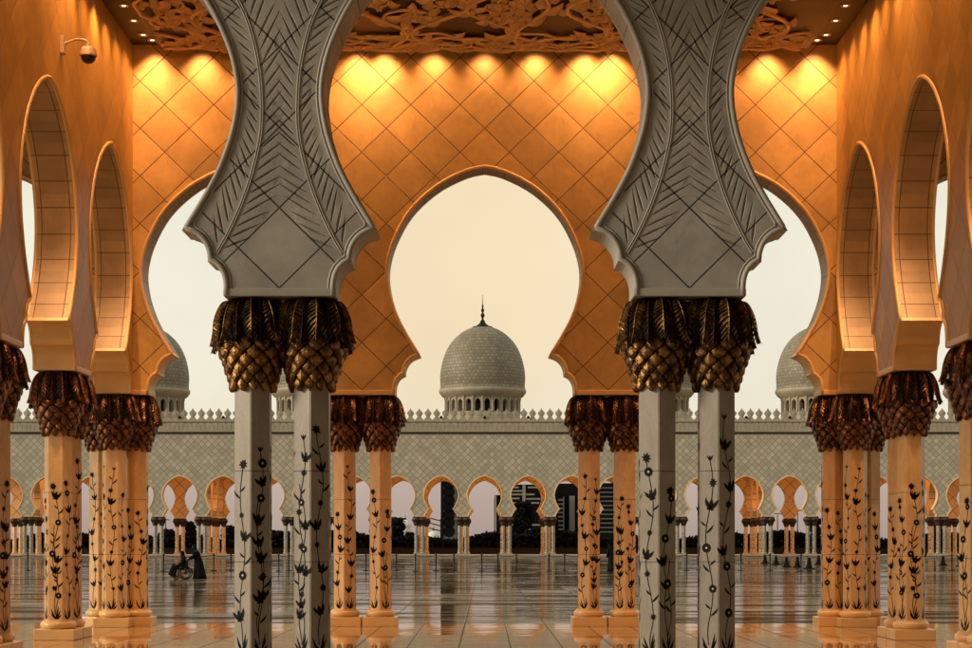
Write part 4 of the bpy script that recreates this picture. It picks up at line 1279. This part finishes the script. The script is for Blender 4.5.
def robed_person(loc, rz, label, reach):
    r = empty('person', loc, rz, label, 'person')
    N, E = standing_nodes(reach)
    skin_body('body', N, E, M['skin'], r)
    q = MB()
    loft(q, [(.05,0,.015,.34,.30),(.05,0,.25,.29,.26),(.03,0,.55,.245,.225),(.01,0,.86,.205,.20),(-.04,0,1.05,.175,.185),(-.09,0,1.25,.165,.21),(-.12,0,1.36,.11,.17),(-.145,0,1.43,.07,.08)], 24)
    for s in (1, -1):
        if reach: sleeve(q, [(-.11,s*.15,1.34),(-.21,s*.23,1.09),(-.39,s*.22,1.0)], [.085,.075,.075])
        else: sleeve(q, [(-.11,s*.15,1.34),(-.06,s*.24,1.08),(-.13,s*.22,.89)], [.085,.075,.075])
    q.build('abaya', M['black'], r)
    q = MB()     # scarf: a hood open towards the face, falling on the shoulders
    n = 20
    rows = []
    for (cx, z, rx, ry, op) in [(-.12,1.33,.15,.19,.0),(-.15,1.41,.115,.125,.2),(-.185,1.48,.105,.105,.75),(-.19,1.56,.112,.112,.8),(-.19,1.63,.09,.095,.6),(-.19,1.675,.045,.05,0.3)]:
        rows.append([(cx+rx*cos(pi+op+(2*pi-2*op)*k_/n)*1.0, ry*sin(pi+op+(2*pi-2*op)*k_/n), z) for k_ in range(n+1)])
    q.strip(rows); q.add([rows[-1][k_] for k_ in range(n)], [list(range(n))])
    q.build('headscarf', M['black'], r)
    return r
DW = CAM_H*1820/(579.5-543)
WX = at(185.3, DW)
robed_person((WX+.62, DW, -.004), 0, 'woman in a long black robe and headscarf pushing a wheelchair across the courtyard', True)
robed_person((at(611.5, 108), 108, -.004), -.9, 'person in a black robe half hidden behind the right amber pair of columns', False)
# wheelchair, facing -x
w = empty('wheelchair', (WX, DW, -.004), 0, 'dark wheelchair with large spoked wheels being pushed to the left', 'wheelchair')
def torus(mb, cx, cy, cz, R, r, n=36):
    mb.tube([(cx+R*cos(2*pi*i/n), cy, cz+R*sin(2*pi*i/n)) for i in range(n+1)], r, 8, cap=False)
for s in (1, -1):
    ob = bpy.data.objects.new('wheel', None); link(ob, w); ob.location = (0, s*.30, .305)
    q = MB(); torus(q, 0, 0, 0, .285, .020); q.build('tyre', M['black'], ob)
    q = MB(); torus(q, 0, s*.03, 0, .25, .009)
    for k_ in range(12):
        a = 2*pi*k_/12; q.tube([(0,0,0),(.27*cos(a),0,.27*sin(a))], .004, 5)
    q.tube([(0,-.03,0),(0,.03,0)], .03, 10); q.build('rim', M['metal_dk'], ob)
    q = MB(); torus(q, -.44, s*.25, .09, .07, .02, 18); q.tube([(-.44,s*.25,.09),(-.40,s*.25,.17),(-.40,s*.25,.25)], .014, 6); q.build('caster', M['metal_dk'], w)
q = MB()
for s in (1, -1):
    q.tube([(.24,s*.23,.95),(.17,s*.23,.94),(.10,s*.23,.90),(.06,s*.23,.48),(.02,s*.23,.28)], .014, 8)
    q.tube([(.04,s*.23,.47),(-.36,s*.23,.47),(-.46,s*.23,.44),(-.56,s*.22,.14),(-.62,s*.2,.10)], .014, 8)
    q.tube([(.05,s*.23,.28),(-.40,s*.23,.25)], .013, 8)
    q.tube([(-.36,s*.23,.47),(-.36,s*.23,.68),(.07,s*.23,.68)], .012, 8); q.bbox(-.34,-.02,s*.23-.03,s*.23+.03,.68,.71,.01)
q.build('frame', M['metal_dk'], w)
q = MB(); q.bbox(-.38, .05, -.22, .22, .455, .50, .015); q.build('seat', M['black'], w)
q = MB(); q.bbox(.055, .095, -.22, .22, .52, .88, .012); q.build('backrest', M['black'], w)
for s in (1, -1):
    q = MB(); q.bbox(-.76, -.56, s*.12-.07, s*.12+.07, .085, .10, .005); q.build('footrest', M['metal_dk'], w)
# seated person
p = empty('person', (WX, DW, -.004), 0, 'person in black sitting in the wheelchair with feet on the footrests', 'person')
N = {'pelvis': ((-.06,0,.60), (.13,.11)), 'waist': ((-.05,0,.74), (.12,.10)), 'chest': ((-.07,0,.93), (.13,.10)), 'neck0': ((-.09,0,1.07), (.07,.06)), 'neck': ((-.11,0,1.12), .046), 'jaw': ((-.15,0,1.165), .06), 'skull': ((-.15,0,1.25), (.08,.09)), 'top': ((-.145,0,1.32), .055),
     'nose': ((-.25,0,1.225), .014), 'chin': ((-.215,0,1.165), .024)}
E = [('pelvis','waist'),('waist','chest'),('chest','neck0'),('neck0','neck'),('neck','jaw'),('jaw','skull'),('skull','top'),('skull','nose'),('jaw','chin')]
for s, t in ((1,'l'),(-1,'r')):
    N[t+'sho'] = ((-.08,s*.17,1.03), .056); N[t+'elb'] = ((-.10,s*.235,.78), .042); N[t+'wri'] = ((-.30,s*.20,.735), .028); E += [('chest',t+'sho'),(t+'sho',t+'elb'),(t+'elb',t+'wri')]
    add_hand(N, E, t+'wri', (-1,0,-.15), (0,0,1), t)
    N[t+'hip'] = ((-.12,s*.09,.585), .09); N[t+'kne'] = ((-.50,s*.10,.60), .065); N[t+'ank'] = ((-.60,s*.11,.18), .04); N[t+'toe'] = ((-.76,s*.12,.135), .03)
    E += [('pelvis',t+'hip'),(t+'hip',t+'kne'),(t+'kne',t+'ank'),(t+'ank',t+'toe')]
skin_body('body', N, E, M['skin'], p)
q = MB()
loft(q, [(-.06,0,.53,.17,.19),(-.05,0,.7,.165,.18),(-.07,0,.92,.15,.20),(-.09,0,1.04,.10,.17),(-.10,0,1.10,.07,.08)])
q.tube([(-.06,0,.60),(-.30,0,.62),(-.50,0,.61),(-.56,0,.45),(-.62,0,.24),(-.66,0,.17)], [.16,.17,.165,.17,.18,.19], 14)
for s in (1,-1): sleeve(q, [(-.08,s*.15,1.03),(-.10,s*.235,.78),(-.28,s*.20,.74)], [.08,.07,.065])
q.build('robe', M['black'], p)
q = MB(); rows = []
for (cx, z, rx, ry, op) in [(-.08,1.02,.14,.18,0),(-.11,1.10,.11,.12,.2),(-.14,1.17,.105,.105,.75),(-.14,1.25,.11,.11,.8),(-.14,1.32,.085,.09,.6),(-.14,1.365,.04,.045,.3)]:
    rows.append([(cx+rx*cos(pi+op+(2*pi-2*op)*k_/20), ry*sin(pi+op+(2*pi-2*op)*k_/20), z) for k_ in range(21)])
q.strip(rows); q.add([rows[-1][k_] for k_ in range(20)], [list(range(20))]); q.build('headscarf', M['black'], p)

# ------------------------------------------------------------------ sky and sun
wd = bpy.data.worlds.new('World'); S.world = wd; wd.use_nodes = True
nt = wd.node_tree; bg = nt.nodes['Background']; out = nt.nodes['World Output']
sky = nt.nodes.new('ShaderNodeTexSky'); sky.sky_type = 'NISHITA'; sky.sun_disc = False
SUN_EL = 18.0; SUN_DIR = Vector((-.96, -.28, 0)).normalized()     # where the light comes from
sky.sun_elevation = radians(SUN_EL); sky.sun_rotation = math.atan2(SUN_DIR.x, SUN_DIR.y); sky.air_density = 2.0; sky.dust_density = 6.0; sky.ozone_density = .6
tc = nt.nodes.new('ShaderNodeTexCoord'); sx_ = nt.nodes.new('ShaderNodeSeparateXYZ'); nt.links.new(tc.outputs['Generated'], sx_.inputs[0])
rp = nt.nodes.new('ShaderNodeValToRGB'); nt.links.new(sx_.outputs['Z'], rp.inputs[0])
cr = rp.color_ramp; cr.elements[0].position = 0.0; cr.elements[0].color = (.44, .335, .29, 1)
cr.elements[1].position = 1.0; cr.elements[1].color = (.66, .65, .54, 1)
for pos, c_ in ((.034, (.56, .44, .375, 1)), (.068, (.90, .83, .66, 1)), (.14, (.93, .895, .745, 1)), (.25, (.88, .84, .68, 1))):
    e = cr.elements.new(pos); e.color = c_
nz = nt.nodes.new('ShaderNodeTexNoise'); nz.inputs['Scale'].default_value = 3.0; nz.inputs['Detail'].default_value = 4
nt.links.new(tc.outputs['Generated'], nz.inputs['Vector'])
sc_ = nt.nodes.new('ShaderNodeVectorMath'); sc_.operation = 'SCALE'; sc_.inputs['Scale'].default_value = .08; nt.links.new(sky.outputs[0], sc_.inputs[0])
mx = nt.nodes.new('ShaderNodeMix'); mx.data_type = 'RGBA'; mx.inputs['Factor'].default_value = .93
ca = [i for i in mx.inputs if i.type == 'RGBA']; nt.links.new(sc_.outputs[0], ca[0]); nt.links.new(rp.outputs[0], ca[1])
# low sun behind thick haze: a broad warm glow, and thin veils of cloud
gl = nt.nodes.new('ShaderNodeVectorMath'); gl.operation = 'DOT_PRODUCT'; nt.links.new(tc.outputs['Generated'], gl.inputs[0])
gl.inputs[1].default_value = Vector((-.012, 1, .155)).normalized()
gm = nt.nodes.new('ShaderNodeMapRange'); gm.interpolation_type = 'SMOOTHERSTEP'; gm.inputs['From Min'].default_value = cos(radians(7.0)); gm.inputs['From Max'].default_value = 1.0
gm.inputs['To Max'].default_value = .75; nt.links.new(gl.outputs['Value'], gm.inputs['Value'])
mg = nt.nodes.new('ShaderNodeMix'); mg.data_type = 'RGBA'; cg = [i for i in mg.inputs if i.type == 'RGBA']
nt.links.new(gm.outputs['Result'], mg.inputs['Factor']); nt.links.new([o_ for o_ in mx.outputs if o_.type == 'RGBA'][0], cg[0]); cg[1].default_value = (.92, .715, .44, 1)
vl = nt.nodes.new('ShaderNodeMapRange'); nt.links.new(nz.outputs['Fac'], vl.inputs['Value']); vl.inputs['From Min'].default_value = .3; vl.inputs['From Max'].default_value = .7
vl.inputs['To Min'].default_value = .95; vl.inputs['To Max'].default_value = 1.06
vs_ = nt.nodes.new('ShaderNodeVectorMath'); vs_.operation = 'SCALE'; nt.links.new([o_ for o_ in mg.outputs if o_.type == 'RGBA'][0], vs_.inputs[0]); nt.links.new(vl.outputs['Result'], vs_.inputs['Scale'])
nz.inputs['Scale'].default_value = 7.0
nt.links.new(vs_.outputs[0], bg.inputs['Color']); bg.inputs['Strength'].default_value = 1.0
sd = bpy.data.lights.new('sun', 'SUN'); sd.energy = 2.7; sd.angle = radians(14); sd.color = (1.0, .87, .68)
so = bpy.data.objects.new('sun', sd); COL.objects.link(so)
dv = SUN_DIR*cos(radians(SUN_EL))+Vector((0, 0, sin(radians(SUN_EL)))); so.rotation_euler = (-dv).to_track_quat('-Z', 'Y').to_euler()

# ------------------------------------------------------------------ camera
cd = bpy.data.cameras.new('camera'); cd.sensor_width = 36; cd.lens = 36*1820/972; cd.shift_x = 1.3/972; cd.shift_y = 219/972
cd.clip_end = 9000; cd.clip_start = .1
co = bpy.data.objects.new('camera', cd); COL.objects.link(co); co.location = (0, 0, CAM_H); co.rotation_euler = (pi/2, 0, 0)
S.camera = co
S.view_settings.view_transform = 'Standard'; S.view_settings.look = 'None'; S.view_settings.exposure = 0; S.view_settings.gamma = 1
